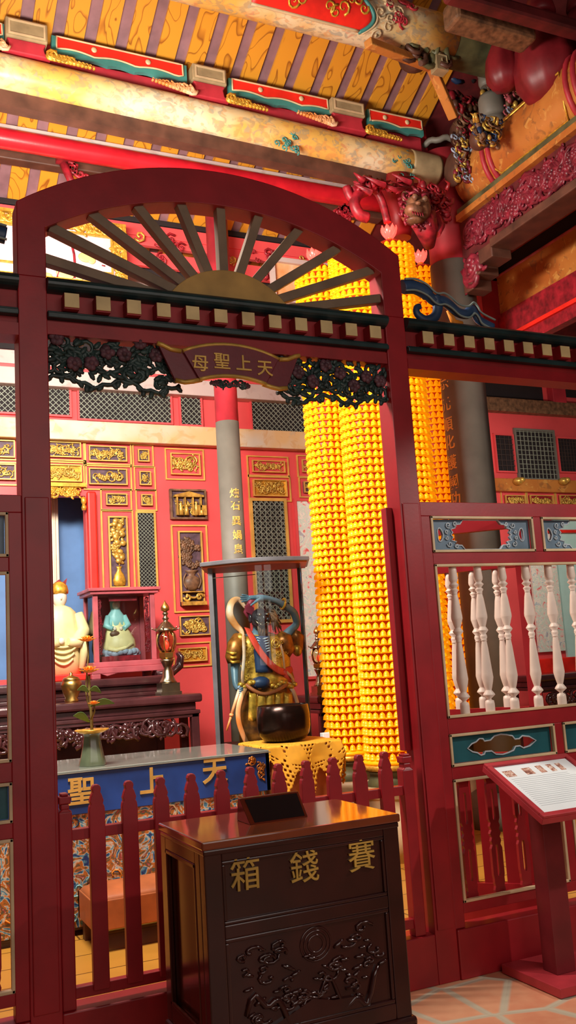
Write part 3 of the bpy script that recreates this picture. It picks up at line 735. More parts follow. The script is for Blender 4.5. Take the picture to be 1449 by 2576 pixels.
# ================================================================== information stand
st = thing('information_stand', 'red lectern holding a printed information sheet in front of the right screen', 'stand', (2.99, 3.72, 0))
obj('base', MB().box(2.82, 3.24, 3.52, 3.94, .003, .045), M['standred'], st, bevel=.004)
obj('pole', MB().box(2.925, 3.035, 3.66, 3.76, .045, .9), M['standdk'], st, bevel=.003)
by0, by1, bz0, bz1 = 3.37, 3.77, .80, .995
nx = Vector((0, -(bz1 - bz0), by1 - by0)).normalized(); e = Vector((0, by1 - by0, bz1 - bz0)); Lb = e.length; e.normalize()
TB = Matrix(((1, 0, 0, 2.7), (0, e.y, nx.y, by0), (0, e.z, nx.z, bz0), (0, 0, 0, 1))); Wb = .50
mb = MB().box(0, Wb, 0, Lb, -.03, .0, 0, TB); ring(mb, 0, Wb, 0, Lb, .028, 0, .014, TB)
tr_ = obj('tray', mb, M['standred'], st, bevel=.003)
sh = obj('sheet', MB().box(.03, Wb - .03, .03, Lb - .03, .001, .004, 0, TB), M['paper'], tr_, 'white printed sheet with small pictures')
mb = MB()
for i, (u, w_, h_) in enumerate(((.055, .055, .05), (.17, .05, .055), (.255, .035, .06), (.32, .03, .06), (.375, .03, .06))): mb.box(u, u + w_, Lb - .12, Lb - .12 + h_, .004, .0046, 0, TB)
obj('picture', mb, M['photo'], st, 'row of small printed pictures')
mb = MB(); rnd = random.Random(2)
for k in range(16):
    v = Lb - .14 - .0145 * k; mb.box(.06, Wb - .06 - rnd.uniform(0, .05), v - .0016, v, .004, .0044, 0, TB)
obj('printed_lines', mb, M['ink'], st)

# ================================================================== shared builders
def loft(mb, secs, n=20, mi=0, folds=0, amp=0.0, M_=None, tw=0.0):
    """closed body through elliptical sections (cx, cy, cz, rx, ry)"""
    vs = []; k = len(secs)
    for i, (cx, cy, cz, rx, ry) in enumerate(secs):
        for j in range(n):
            a = 2 * PI * j / n + tw * i; q = 1 + amp * (i / k) * math.cos(folds * a) if folds else 1
            vs.append((cx + rx * q * math.cos(a), cy + ry * q * math.sin(a), cz))
    fs = [(i * n + j, i * n + (j + 1) % n, (i + 1) * n + (j + 1) % n, (i + 1) * n + j) for i in range(k - 1) for j in range(n)]
    fs.append(tuple(range(n))[::-1]); fs.append(tuple((k - 1) * n + j for j in range(n)))
    return mb.add(vs, fs, mi, True, M_)
def skin(name, joints, edges, mat, parent, root, extra=None, lv=2):
    ks = list(joints); o0 = parent_world(parent)
    me = bpy.data.meshes.new(name)
    me.from_pydata([tuple(Vector(joints[k][0]) - o0) for k in ks], [(ks.index(a), ks.index(b)) for a, b in edges], [])
    o = bpy.data.objects.new(name, me); COL.objects.link(o); o.parent = parent
    sk = o.modifiers.new('skin', 'SKIN'); sk.use_smooth_shade = True
    for i, k in enumerate(ks):
        r = joints[k][1]; me.skin_vertices[0].data[i].radius = (r, r) if not hasattr(r, '__len__') else r
        me.skin_vertices[0].data[i].use_root = (k == root)
    s = o.modifiers.new('subdivision', 'SUBSURF'); s.levels = s.render_levels = lv
    dg = bpy.context.evaluated_depsgraph_get(); m2 = bpy.data.meshes.new_from_object(o.evaluated_get(dg))
    o.modifiers.clear(); o.data = m2; m2.name = name; m2.materials.clear(); m2.materials.append(mat)
    m2.polygons.foreach_set('use_smooth', [True] * len(m2.polygons))
    return o
def turned(name, label, cat, p, prof, mat, n=24, group=None):
    mb = MB().lathe(prof, n, M=Matrix.Translation(p)); return tag(obj(name, mb, mat), label, cat, group)

# ================================================================== lamp towers with little figures
fig_prof = [(.0262, 0), (.0272, .004), (.0262, .009), (.0238, .010), (.0240, .021), (.0208, .032), (.013, .042), (.005, .048), (.0, .053)]
fm = MB().lathe(fig_prof, 9); fm.f.pop(); fm.m.pop(); fm.s.pop()
fig_v, fig_f = fm.v, fm.f
fme = bpy.data.meshes.new('light_figurine'); fme.from_pydata(fig_v, [], fig_f); fme.materials.append(M['buddha']); fme.polygons.foreach_set('use_smooth', [True] * len(fme.polygons))
def tower(label, cx, cy, r, z0, z1, lamp=True):
    t = thing('lamp_tower', label, 'lamp tower', (cx, cy, 0))
    T_ = Matrix.Translation((cx, cy, 0))
    obj('core', MB().lathe([(r - .022, z0), (r - .022, z1), (r - .06, z1 + .03)], 32, M=T_), M['towercore'], t)
    nr = int((z1 - z0) / .062); nc = int(2 * PI * r / .056); pit = (z1 - z0) / nr
    mbr = MB()
    for i in range(nr): mbr.lathe([(r - .03, z0 + i * pit), (r + .004, z0 + i * pit), (r + .004, z0 + i * pit + .006), (r - .03, z0 + i * pit + .006)], 32, M=T_)
    obj('shelf_rings', mbr, M['buddha'], t)
    toc = math.atan2(-cy, -cx); full = []; rest = MB()
    cand = []
    for i in range(nr):
        for j in range(nc):
            a = 2 * PI * j / nc + .1; d = abs((a - toc + PI) % (2 * PI) - PI)
            if d > 2.0: continue
            cand.append((d + .02 * abs(i - nr * .35), i, a))
    cand.sort()
    for k, (d, i, a) in enumerate(cand):
        p = Vector((cx + (r + -.004) * math.cos(a), cy + (r - .004) * math.sin(a), z0 + i * pit + .006))
        if k < 100:
            o = bpy.data.objects.new('light_figurine', fme); COL.objects.link(o); o.parent = t; o.location = p - t.location
        else: rest.add(fig_v, fig_f, 0, True, Matrix.Translation(p))
    o = obj('light_figurines', rest, M['buddha'], t); o['kind'] = 'stuff'
    mb = MB().lathe([(r + .02, z0 - .03), (r + .03, z0 - .015), (r + .01, z0)], 32, M=T_); obj('gilt_rim', mb, M['buddha'], t)
    mb = MB().lathe([(r + .06, .0), (r + .06, .30), (r + .03, .32), (r + .03, .46), (r + .07, .50), (r + .07, .545)], 32, M=T_); obj('plinth', mb, M['trimcream'], t)
    mb = MB().lathe([(r + .02, .545), (r - .02, .60), (r - .02, z0 - .1), (r + .02, z0 - .075)], 32, M=T_); obj('neck', mb, M['olive'], t)
    mb = MB().lathe([(r + .025, z0 - .075), (r + .03, z0 - .04), (r + .0, z0 - .03)], 32, M=T_); obj('gilt_foot', mb, M['gold'], t)
    if lamp:
        lp = Vector((cx, cy, z1 + .03)); mb = MB().lathe([(.03, 0), (.05, .02), (.03, .05), (.025, .06)], 14, M=Matrix.Translation(lp)); obj('lamp_foot', mb, M['gold'], t)
        mb = MB()
        for k in range(8):
            a = 2 * PI * k / 8
            def pet(u, v, a=a):
                w = math.sin(PI * min(1, v * 1.02)) ** .7 * .040 * (1 - .35 * v); q = (u - .5) * 2
                rr = .022 + .055 * math.sin(v * 2.0); dir_ = Vector((math.cos(a), math.sin(a), 0)); tt = Vector((-math.sin(a), math.cos(a), 0))
                return lp + Vector((0, 0, .05)) + dir_ * (rr - abs(q) * .01) + tt * q * w + Vector((0, 0, .13 * v))
            mb.grid(pet, 4, 6, thick=.003)
        mb.ell(lp + Vector((0, 0, .1)), (.035, .035, .05), 12, 8)
        obj('lotus_lamp', mb, M['lotus'], t, 'glowing red lotus lamp')
    return t
c = at(829, 1000, 7.0); tower('leftmost and shortest glowing golden lamp tower', c.x - .02, 7.06, .178, .78, 5.0)
c = at(912, 1000, 6.5); tower('glowing golden lamp tower framed by the gate, its foot above the last pickets', c.x, 6.5, .19, .74, 4.93)
c = at(1018, 1050, 6.66); tower('glowing golden lamp tower rising behind the right gate post', c.x, 6.66, .19, .74, 5.12)
c = at(1103, 1050, 7.35); tower('glowing golden lamp tower hidden mostly by the grey stone column', c.x, 7.42, .17, .78, 5.33)

# ================================================================== columns
cl = at(1172, 1050, 7.0); CX, CR = cl.x + .0, .208
t = thing('stone_column', 'thick grey stone column with gold characters right of the lamp towers', 'column', (CX, 7.0, 0))
T_ = Matrix.Translation((CX, 7.0, 0)); zt = at(1140, 645, 6.8).z
obj('shaft', MB().lathe([(CR, 0), (CR, zt)], 40, M=T_), M['stone'], t)
obj('upper_shaft', MB().lathe([(CR - .006, zt), (CR - .01, 6.35)], 40, M=T_), M['redcol'], t, 'red painted upper shaft')
obj('column_foot', MB().lathe([(CR + .12, 0), (CR + .15, .12), (CR + .1, .25), (CR + .02, .3)], 40, M=T_), M['stone'], t)
def on_cyl(mb, ch, size, cx, cy, r, ang, z, depth=.006, fat=.012):
    p = Vector((cx + (r + .001) * math.cos(ang), cy + (r + .001) * math.sin(ang), z))
    glyphs(mb, ch, size, FR(p.x, p.y, p.z, ang + PI / 2), depth, fat)
def cyl_text(par, chars, pys, px, cx, cy, r, size, mat):
    mb = MB()
    for ch, py in zip(chars, pys):
        d = ray(px(py), py); a_ = d.x ** 2 + d.y ** 2; b_ = -2 * (d.x * cx + d.y * cy); c_ = cx * cx + cy * cy - r * r
        q = b_ * b_ - 4 * a_ * c_
        s = (-b_ - math.sqrt(q)) / (2 * a_) if q > 0 else -b_ / (2 * a_)
        p = d * s; ang = math.atan2(p.y - cy, p.x - cx); g = MB(); on_cyl(g, ch, size, 0, 0, r, 0, 0)
        R_ = Matrix.Rotation(ang, 4, 'Z')
        for v in g.v:                                       # wrap the strokes round the shaft
            w = Vector(v); th = w.y / r; rr = w.x; mb_v = Vector((rr * math.cos(th), rr * math.sin(th), w.z))
            mb.v.append(tuple(R_ @ mb_v + Vector((cx, cy, p.z + CH))))
        b = len(mb.v) - len(g.v); mb.f += [tuple(i + b for i in f) for f in g.f]; mb.m += g.m; mb.s += g.s
    return obj('lettering', mb, mat, par, 'gold column of characters')
cyl_text(t, '宗元順化護國功', [962, 1018, 1068, 1112, 1163, 1212, 1255], lambda y: 1116 + (y - 962) * .1, CX, 7.0, CR, .145, M['chargold'])
obj('carved_collar', MB().tube([(CX + (CR + .01) * math.cos(a), 7.0 + (CR + .01) * math.sin(a), at(1105, 345, 6.8).z + .012 * math.sin(a * 9)) for a in [2 * PI * i / 40 for i in range(40)]], .03, 7, closed=True), M['stone'], t)
cs_ = at(568, 1000, 8.0)
t = thing('painted_column', 'slender grey and red column with gold characters behind the guardian case', 'column', (cs_.x, 8.0, 0))
T_ = Matrix.Translation((cs_.x, 8.0, 0)); zt = at(570, 1056, 7.9).z
obj('shaft', MB().lathe([(.113, 0), (.111, zt)], 32, M=T_), M['stone'], t)
obj('upper_shaft', MB().lathe([(.11, zt), (.108, 5.95)], 32, M=T_), M['redcol'], t, 'red painted upper shaft')
cyl_text(t, '煉石異媧皇', [1240, 1272, 1310, 1345, 1380], lambda y: 590 + (y - 1240) * .07, cs_.x, 8.0, .112, .095, M['chargold'])

# ================================================================== back wall
YW = 9.4
WW = MB()
xn1 = at(220, 1450, YW).x; zn = at(180, 1247, YW).z; znb = at(170, 1700, YW).z
WW.box(xn1, 10.5, YW, YW + .12, 0, 5.2).box(-1.5, .1, YW, YW + .12, 0, 5.2).box(.1, xn1, YW, YW + .12, zn, 5.2).box(.1, xn1, YW, YW + .12, 0, znb)
struct('wall_back', WW, M['redwall'])
struct('wall_niche', MB().box(.1, xn1 + 1.5, 10.1, 10.2, 0, 5), M['bluewall'])
x_a, x_b = at(110, 1400, 9.9).x, at(147, 1400, 9.9).x
tag(obj('curtain', MB().grid(lambda u, v: Vector((x_a + (x_b - x_a) * u, 9.9 + .02 * math.sin(u * 22), 1.4 + 2.4 * v)), 24, 8, thick=.01), M['face']), 'pale pinkish curtain beside the cream deity statue', 'curtain')
def zat(y, x=300, Y=YW): return at(x, y, Y).z
def hb(name, z0, z1, x0, x1, mat, y0=YW - .05, y1=YW, bevel=.01, ):
    return struct(name, MB().box(x0, x1, y0, y1, z0, z1), mat, bevel=bevel)
XR = at(1235, 1100, YW).x - .6
hb('trim_1', zat(932, 20), zat(974, 20), -1.5, XR, M['greyband'], YW - .14)
hb('trim_2', zat(887, 20), zat(922, 20), -1.5, XR, M['greyband'], YW - .10)
hb('trim_3', zat(922, 20), zat(932, 20), -1.5, XR, M['redwall'], YW - .12)
hb('trim_4', zat(1118), zat(1070), -1.5, XR, M['creambeam'], YW - .12)
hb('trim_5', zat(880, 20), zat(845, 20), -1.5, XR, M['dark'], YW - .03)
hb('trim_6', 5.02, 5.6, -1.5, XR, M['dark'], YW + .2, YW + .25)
# lattice windows set in the wall
def lattice(name_n, x0, y0, x1, y1, Y=YW, kind='diamond', cell=.06, matf='redwall', matl='lattice', fr=.02, border=None):
    X0_, X1_, Z0_, Z1_ = rc(x0, y0, x1, y1, Y); mb = MB()
    o = struct('window_%d' % name_n, MB().box(X0_, X1_, Y - .015, Y - .004, Z0_, Z1_), M['dark'])
    m2 = MB(); ring(m2, X0_ - fr, X1_ + fr, Z0_ - fr, Z1_ + fr, fr, 0, .035, FR(0, Y - .005, 0)); obj('frame', m2, M[border or matf], o)
    m3 = MB(); yy = Y - .028; w = X1_ - X0_; h = Z1_ - Z0_; bt = cell * .12
    def clip(p, q):
        t0, t1 = 0.0, 1.0; d = (q[0] - p[0], q[1] - p[1])
        for k_, (lo, hi) in enumerate(((X0_, X1_), (Z0_, Z1_))):
            if abs(d[k_]) < 1e-9:
                if p[k_] < lo or p[k_] > hi: return None
            else:
                a, b = (lo - p[k_]) / d[k_], (hi - p[k_]) / d[k_]; t0, t1 = max(t0, min(a, b)), min(t1, max(a, b))
        return ((p[0] + d[0] * t0, p[1] + d[1] * t0), (p[0] + d[0] * t1, p[1] + d[1] * t1)) if t1 > t0 + .01 else None
    if kind in ('diamond', 'star'):
        n = int((w + h) / cell) + 1
        for i in range(n):
            for s in (1, -1):
                u = X0_ - (h if s > 0 else 0) + i * cell
                c_ = clip((u, Z0_), (u + s * h, Z1_)) if s > 0 else clip((X0_ + i * cell, Z0_), (X0_ + i * cell - h, Z1_))
                if c_: m3.beam((c_[0][0], yy + .003 * s, c_[0][1]), (c_[1][0], yy + .003 * s, c_[1][1]), .010, bt, up=Vector((0, 0, 1)))
        if kind == 'star':
            k = X0_ + cell / 2
            while k < X1_: m3.box(k - bt * .4, k + bt * .4, yy - .006, yy + .006, Z0_, Z1_); k += cell
            k = Z0_ + cell / 2
            while k < Z1_: m3.box(X0_, X1_, yy - .006, yy + .006, k - bt * .4, k + bt * .4); k += cell
    else:
        k = X0_
        while k < X1_: m3.box(k - bt * .5, k + bt * .5, yy - .006, yy + .006, Z0_, Z1_); k += cell
        k = Z0_
        while k < Z1_: m3.box(X0_, X1_, yy - .007, yy + .007, k - bt * .5, k + bt * .5); k += cell
    obj('lattice', m3, M[matl], o); return o
lattice(1, -90, 965, 173, 1040, kind='diamond'); lattice(2, 198, 987, 427, 1060); lattice(3, 453, 1003, 503, 1070); lattice(4, 632, 1018, 800, 1095); 
lattice(5, 640, 1262, 720, 1560, kind='star', cell=.062, border='goldframe', fr=.035)
lattice(6, 347, 1292, 388, 1480, kind='diamond', cell=.04, border='goldframe', fr=.02)
# carved gilded panels: set into the wall, each modelled as its own object
pn_i = 0
def panel(x0, y0, x1, y1, label, ground='giltdark', frm='goldframe', dens=2.8, seed=None, Y=YW, flowers=True, mould=True, th=.14, fw=.012, group='gilded carved panels on the back wall', size=.55):
    global pn_i
    pn_i += 1; X0_, X1_, Z0_, Z1_ = rc(x0, y0, x1, y1, Y)
    t = thing('gilded_relief', label, 'carved panel', ((X0_ + X1_) / 2, Y, Z0_), group)
    FF = FR(0, Y, 0)
    obj('ground', MB().box(X0_, X1_, Y - .02, Y - .001, Z0_, Z1_), M[ground], t)
    m2 = MB(); ring(m2, X0_, X1_, Z0_, Z1_, fw, .02, .045, FF); obj('inner_frame', m2, M[frm], t)
    m3 = MB(); carve(m3, X0_ + fw, X1_ - fw, Z0_ + fw, Z1_ - fw, FF, 0, None, seed or pn_i * 7, dens, th, .03, flowers, size); obj('carving', m3, M['gilt'], t)
    if mould:
        m4 = MB(); k = .055; ring(m4, X0_ - k, X1_ + k, Z0_ - k, Z1_ + k, .014, 0, .02, FF); obj('moulding', m4, M['goldframe'], t)
    return t
panel(110, 1113, 202, 1152, 'gilded panel with blossoms in a gold frame, upper of two over the niche', frm='goldframe', dens=3)
panel(112, 1170, 204, 1213, 'pale gilded scroll panel, lower of two over the niche', ground='gold', dens=3)
panel(-60, 1108, 36, 1152, 'gilded panel at the left edge above another, beyond the gate post', dens=1.4)
panel(-60, 1168, 38, 1208, 'gilded panel at the left edge below another, beyond the gate post', dens=1.4)
panel(222, 1124, 317, 1162, 'wide gilded flower panel, topmost right of the niche')
panel(222, 1180, 318, 1221, 'wide gilded fruit and leaf panel below the topmost one', dens=2, size=.7)
panel(345, 1132, 373, 1163, 'small square gilded panel, top of a column of three')
panel(349, 1187, 378, 1222, 'small square gilded panel, middle of a column of three')
panel(353, 1245, 381, 1273, 'small square gilded panel, bottom of a column of three')
panel(265, 1243, 318, 1272, 'small oblong gilded panel above the flower vase panel')
panel(427, 1142, 501, 1196, 'bright gilded openwork panel top right, left of the slender column', ground='redwall')
panel(450, 1549, 527, 1599, 'gilded scroll carving low on the wall behind the brass lantern', mould=False)
panel(447, 1629, 518, 1664, 'pale gold inscribed panel behind the brass lantern', ground='gold', dens=2, mould=True)
panel(632, 1160, 714, 1190, 'narrow gilded scroll panel above the gold brocade panel', ground='redwall', dens=2.4)
panel(635, 1208, 719, 1250, 'flat gold brocade panel above the star lattice window', ground='gold', dens=1.8, size=.4)
panel(757, 1158, 800, 1190, 'small gilded panel half hidden by the leftmost lamp tower', ground='redwall')
panel(762, 1213, 800, 1241, 'small gilded panel below another beside the leftmost lamp tower')
# figure panel with a little pavilion, deep relief
X0_, X1_, Z0_, Z1_ = rc(430, 1237, 512, 1303, YW); t = thing('gilded_relief', 'deep gilded relief of figures in a pavilion', 'carved panel', ((X0_ + X1_) / 2, YW, Z0_), 'gilded carved panels on the back wall')
FF = FR(0, YW, 0); obj('ground', MB().box(X0_, X1_, YW - .02, YW, Z0_, Z1_), M['giltdark'], t)
mb = MB(); ring(mb, X0_ - .02, X1_ + .02, Z0_ - .02, Z1_ + .02, .02, .0, .05, FF); obj('inner_frame', mb, M['brown'], t)
mb = MB(); w = X1_ - X0_; h = Z1_ - Z0_
mb.prism([(X0_ + .02, Z1_ - .05), (X0_ + w * .5, Z1_ - .01), (X1_ - .02, Z1_ - .05), (X1_ - .02, Z1_ - .07), (X0_ + .02, Z1_ - .07)], .02, .08, M=FF)
for k in range(4): u = X0_ + w * (.14 + .24 * k); mb.box(u - .008, u + .008, .02, .06, Z0_ + .02, Z1_ - .06, 0, FF) if False else mb.add([(u - .008, YW - .07, Z0_ + .02), (u + .008, YW - .07, Z0_ + .02), (u + .008, YW - .07, Z1_ - .06), (u - .008, YW - .07, Z1_ - .06), (u - .008, YW - .02, Z0_ + .02), (u + .008, YW - .02, Z0_ + .02), (u + .008, YW - .02, Z1_ - .06), (u - .008, YW - .02, Z1_ - .06)], [(0, 1, 2, 3), (7, 6, 5, 4), (0, 4, 5, 1), (1, 5, 6, 2), (2, 6, 7, 3), (3, 7, 4, 0)])
for u, hh in ((.25, .5), (.42, .42), (.72, .55), (.88, .3)):
    x = X0_ + w * u; mb.lathe([(.028, 0), (.022, h * hh * .6), (.012, h * hh * .8), (.02, h * hh * .9), (.0, h * hh)], 8, M=Matrix.Translation((x, YW - .055, Z0_ + .02)))
carve(mb, X0_ + .02, X1_ - .02, Z0_ + .02, Z1_ - .08, FF, 0, None, 77, .9, .12, .03); mb.box(X0_ + w * .75, X1_ + .01, YW - .07, YW - .02, Z0_ + .02, Z0_ + h * .45)
obj('relief_figures', mb, M['gilt'], t)
def vase_panel(x0, y0, x1, y1, label, vase_mat, kind):
    X0_, X1_, Z0_, Z1_ = rc(x0, y0, x1, y1, YW); w = X1_ - X0_; h = Z1_ - Z0_; xc = (X0_ + X1_) / 2
    t = thing('vase_relief', label, 'carved panel', (xc, YW, Z0_)); FF = FR(0, YW, 0)
    obj('ground', MB().box(X0_, X1_, YW - .02, YW, Z0_, Z1_), M['giltdark'], t)
    mb = MB(); ring(mb, X0_, X1_, Z0_, Z1_, .016, .02, .045, FF); ring(mb, X0_ - .07, X1_ + .07, Z0_ - .07, Z1_ + .07, .016, 0, .02, FF); obj('inner_frame', mb, M['goldframe'], t)
    mb = MB(); zb = Z0_ + (.02 if kind == 'tall' else h * .2); vh = h * .27
    pr = [(.04, 0), (.075, .05), (.085, .3), (.06, .6), (.028, .78), (.026, .9), (.042, 1)] if kind == 'tall' else [(.03, 0), (.07, .15), (.095, .4), (.08, .62), (.03, .75), (.05, .9), (.075, 1)]
    k = w / .26
    mb.lathe([(r * k, z * vh) for r, z in pr], 16, M=Matrix.Translation((xc, YW - .025, zb)), sy=.5)
    if kind != 'tall':
        for s in (-1, 1): mb.tube([(xc + s * (w * .24 + w * .12 * math.sin(PI * i / 10)), YW - .04, zb + vh * (.1 + .75 * i / 10)) for i in range(11)], .010, 6)
    obj('vase', mb, M[vase_mat], t)
    mb = MB(); rnd = random.Random(int(x0)); z_ = zb + vh
    mb.tube([(xc + .01 * math.sin(i), YW - .035, z_ + (Z1_ - z_ - .1) * i / 10) for i in range(11)], .007, 5)
    for i in range(26 if kind == 'tall' else 16):
        v = rnd.uniform(z_ + h * .04, Z1_ - .05); u = rnd.uniform(X0_ + .05, X1_ - .05); mb.tube([(xc, YW - .03, v - .06), ((xc + u) / 2, YW - .04, v - .02), (u, YW - .04, v)], .005, 4)
        if kind == 'tall' and i % 3: mb.ell((u, YW - .045, v), (.034, .02, .03), 9, 6)
        else: blossom(mb, u, v, .04, .035, 0, FF)
        leafy(mb, u, v, .07, rnd.uniform(0, 6), .03, 0, FF)
    obj('flower_carving', mb, M['gilt'] if kind == 'tall' else M['brown'], t)
    if kind != 'tall':
        mb = MB(); mb.box(X0_ + .02, X1_ - .02, YW - .09, YW - .02, Z0_ + h * .17, Z0_ + h * .185).box(X0_ - .0, X1_ + .0, YW - .10, YW - .02, Z0_ - .0, Z0_ + h * .05)
        for s in (-1, 1): mb.tube([(xc + s * (w * .25 + a), YW - .06, Z0_ + h * .11 + b) for a, b in spiral(h * .05, 1.1, 12, 0, s)], .014, 6)
        mb.tube([(xc - w * .3 + w * .6 * i / 12, YW - .06, Z0_ + h * (.15 - .05 * math.sin(PI * i / 12))) for i in range(13)], .012, 6); obj('vase_stand', mb, M['gilt'], t)
vase_panel(272, 1300, 321, 1480, 'tall gilded vase and flower relief above the glass cabinet', 'gold', 'tall')
vase_panel(449, 1337, 509, 1524, 'brown and gold vase relief on a stand, left of the guardian case', 'brown', 'pot')
# valance over the niche
X0_, X1_, Z0_, Z1_ = rc(100, 1219, 213, 1256, YW); mb = MB(); carve(mb, X0_, X1_, Z0_, Z1_, FR(0, YW - .03, 0), 0, None, 31, 3.2, .16, 0, True, .8)
mb.box(X0_, X1_, YW - .06, YW - .01, Z1_ - .03, Z1_ + .01); p = at(208, 1262, YW); mb.ell((p.x, YW - .05, p.z), (.03, .03, .045)); mb.lathe([(.02, 0), (.028, .03), (.012, .07)], 10, M=Matrix.Translation((p.x, YW - .05, p.z - .1)))
tag(obj('gilt_valance', mb, M['gold']), 'gold carved valance with a drop hanging over the blue niche', 'valance')
X0_, X1_, Z0_, Z1_ = rc(220, 1239, 243, 1560, YW); mb = MB().box(X0_, X1_, YW - .08, YW, Z0_ - .6, Z1_); tag(obj('pilaster', mb, M['redbright'], bevel=.02), 'bright red upright strip beside the blue niche', 'pilaster')
for (x0, y0, x1, y1, l_) in ((388, 1130, 398, 1640, 'thin gold upright moulding between panel columns, left'), (727, 1150, 733, 1560, 'thin gold upright moulding right of the star lattice')):
    X0_, X1_, Z0_, Z1_ = rc(x0, y0, x1, y1, YW)
# white painted mural right of lattice window
X0_, X1_, Z0_, Z1_ = rc(757, 1262, 850, 1700, YW); t = thing('painted_mural', 'white and red painted mural panel left of the lamp towers', 'mural', ((X0_ + X1_) / 2, YW, Z0_))
obj('mural_board', MB().box(X0_, X1_, YW - .02, YW, Z0_, Z1_), M['whitemural'], t); mb = MB(); ring(mb, X0_ - .03, X1_ + .03, Z0_ - .03, Z1_ + .03, .03, 0, .035, FR(0, YW, 0)); obj('frame', mb, M['redwall'], t)
# right-hand part of the back wall
XA, XB = at(1238, 1100, YW).x, 10.4
hb('trim_7', zat(958, 1330), zat(905, 1330), XA - .5, XB, M['lintel'], YW - .25)
for k, (x0, x1) in enumerate(((1200, 1362), (1412, 1600))):
    X0_, X1_, Z0_, Z1_ = rc(x0, 966, x1, 1006, YW); tag(obj('vent_opening', MB().box(X0_, X1_, YW - .02, YW - .004, Z0_, Z1_), M['dark']), ('dark slot opening above the grid window, left of a short red post', 'dark slot opening at the right edge, right of a short red post')[k], 'opening')  # solid dark sheet in place of the shaded opening
X0_, X1_, Z0_, Z1_ = rc(1375, 955, 1408, 1020, YW); tag(obj('short_post', MB().box(X0_, X1_, YW - .12, YW - .0, Z0_, Z1_), M['redcol'], bevel=.01), 'short red post between two dark openings at right', 'post')
hb('trim_8', zat(1045, 1330), zat(1012, 1330), XA - .5, XB, M['brown'], YW - .12); hb('trim_9', zat(1240, 1330), zat(1208, 1330), XA - .5, XB, M['lintel'], YW - .08)
lattice(7, 1246, 1097, 1289, 1186, kind='grid', cell=.07, matl='latticedk'); lattice(8, 1300, 1087, 1392, 1205, kind='grid', cell=.062, border='stone', fr=.03); lattice(9, 1403, 1106, 1480, 1188, kind='grid', cell=.05, matl='latticedk')
for k, px in enumerate((1298, 1412)):
    p = at(px, 1212, YW - .08); mb = MB().ell((p.x, YW - .12, p.z), (.07, .07, .05)).ell((p.x + .03, YW - .16, p.z + .01), (.045, .045, .035)); tag(obj('carved_boss', mb, M['gilt']), ('small gilded boss under the left side of the grid window', 'small gilded boss under the right side of the grid window')[k], 'boss')
panel(1268, 1247, 1318, 1275, 'gilded panel above the right screen, next to the stone column', ground='redcarve', group='gilded panels above the right screen')
panel(1330, 1247, 1388, 1275, 'middle gilded panel above the right screen', ground='redcarve', group='gilded panels above the right screen')
panel(1405, 1247, 1460, 1275, 'gilded panel above the right screen, at the right edge', ground='redcarve', group='gilded panels above the right screen')
X0_, X1_, Z0_, Z1_ = rc(1336, 1330, 1402, 1640, YW); t = thing('painted_mural', 'red and white flowered mural seen through the right balusters', 'mural', ((X0_ + X1_) / 2, YW, Z0_))
obj('mural_board', MB().box(X0_, X1_, YW - .04, YW - .006, Z0_, Z1_), M['whitemural'], t)
X0_, X1_, Z0_, Z1_ = rc(1404, 1290, 1560, 1650, YW)
tag(obj('pale_wall_panel', MB().box(X0_, X1_, YW - .04, YW - .006, Z0_, Z1_), paint('pale_turquoise_wall', (190, 235, 228), .5, var=.03)), 'pale turquoise panel seen through the right balusters', 'panel')  # flat panel for the pale turquoise wall beyond the balusters
X0_, X1_, Z0_, Z1_ = rc(1330, 1335, 1600, 1342, YW); tag(obj('red_crossbar', MB().box(X0_, X1_, YW - .08, YW - .03, Z0_, Z1_), M['redbright']), 'thin red bar across the pale panel behind right screen', 'bar')

# ================================================================== altar tables
def table(label, x0, x1, y0, y1, zt, mat, apron=.22, leg=.07, cut=True, name='altar_table', name_t='table'):
    t = thing(name, label, name_t, ((x0 + x1) / 2, (y0 + y1) / 2, 0))
    obj('table_top', MB().box(x0 - .03, x1 + .03, y0 - .03, y1, zt - .075, zt), mat, t, bevel=.02)
    obj('waist', MB().box(x0 + .02, x1 - .02, y0 + .02, y1 - .02, zt - .14, zt - .075).box(x0 - .01, x1 + .01, y0 - .012, y1, zt - .175, zt - .14), mat, t, bevel=.008)
    for x, y in ((x0, y0), (x1 - leg, y0), (x0, y1 - leg), (x1 - leg, y1 - leg)): obj('leg', MB().box(x, x + leg, y, y + leg, 0, zt - .14), mat, t, bevel=.008)
    if apron:
        mb = MB(); carve(mb, x0 + leg, x1 - leg, zt - .17 - apron, zt - .17, FR(0, y0 + .02, 0), 0, None, 12, 2.6, .17, 0, True, .75)
        mb.box(x0, x1, y0, y0 + .03, zt - .2, zt - .17); obj('carved_apron', mb, mat, t)
    return t
xr = at(507, 1743, 7.9).x; zt1 = at(320, 1757, 7.9).z
table('dark carved rosewood altar table carrying the brass lantern', .75, xr - .03, 7.9, 8.28, zt1, M['rosewood'])
xr2 = at(408, 1700, 8.36).x; zt2 = at(290, 1706, 8.36).z
t2 = table('taller narrow rosewood altar table under the glass cabinet', .75, xr2, 8.36, 9.3, zt2, M['rosewood'], apron=0)
obj('front_board', MB().box(.8, xr2 - .06, 8.38, 8.4, .4, zt2 - .17), M['rosewood'], t2)
p = at(485, 1650, 8.36); mb = MB().tube([Vector((xr2 - .03, 8.5, zt2)), Vector((xr2 + .12, 8.5, zt2 + .01)), Vector((xr2 + .21, 8.5, zt2 + .07)), Vector((xr2 + .23, 8.5, zt2 + .16)), Vector((xr2 + .20, 8.5, zt2 + .2))], [.05, .045, .04, .03, .02], 8, flat=2, nrm=(0, 1, 0)); obj('upturned_end', mb, M['rosewood'], t2)
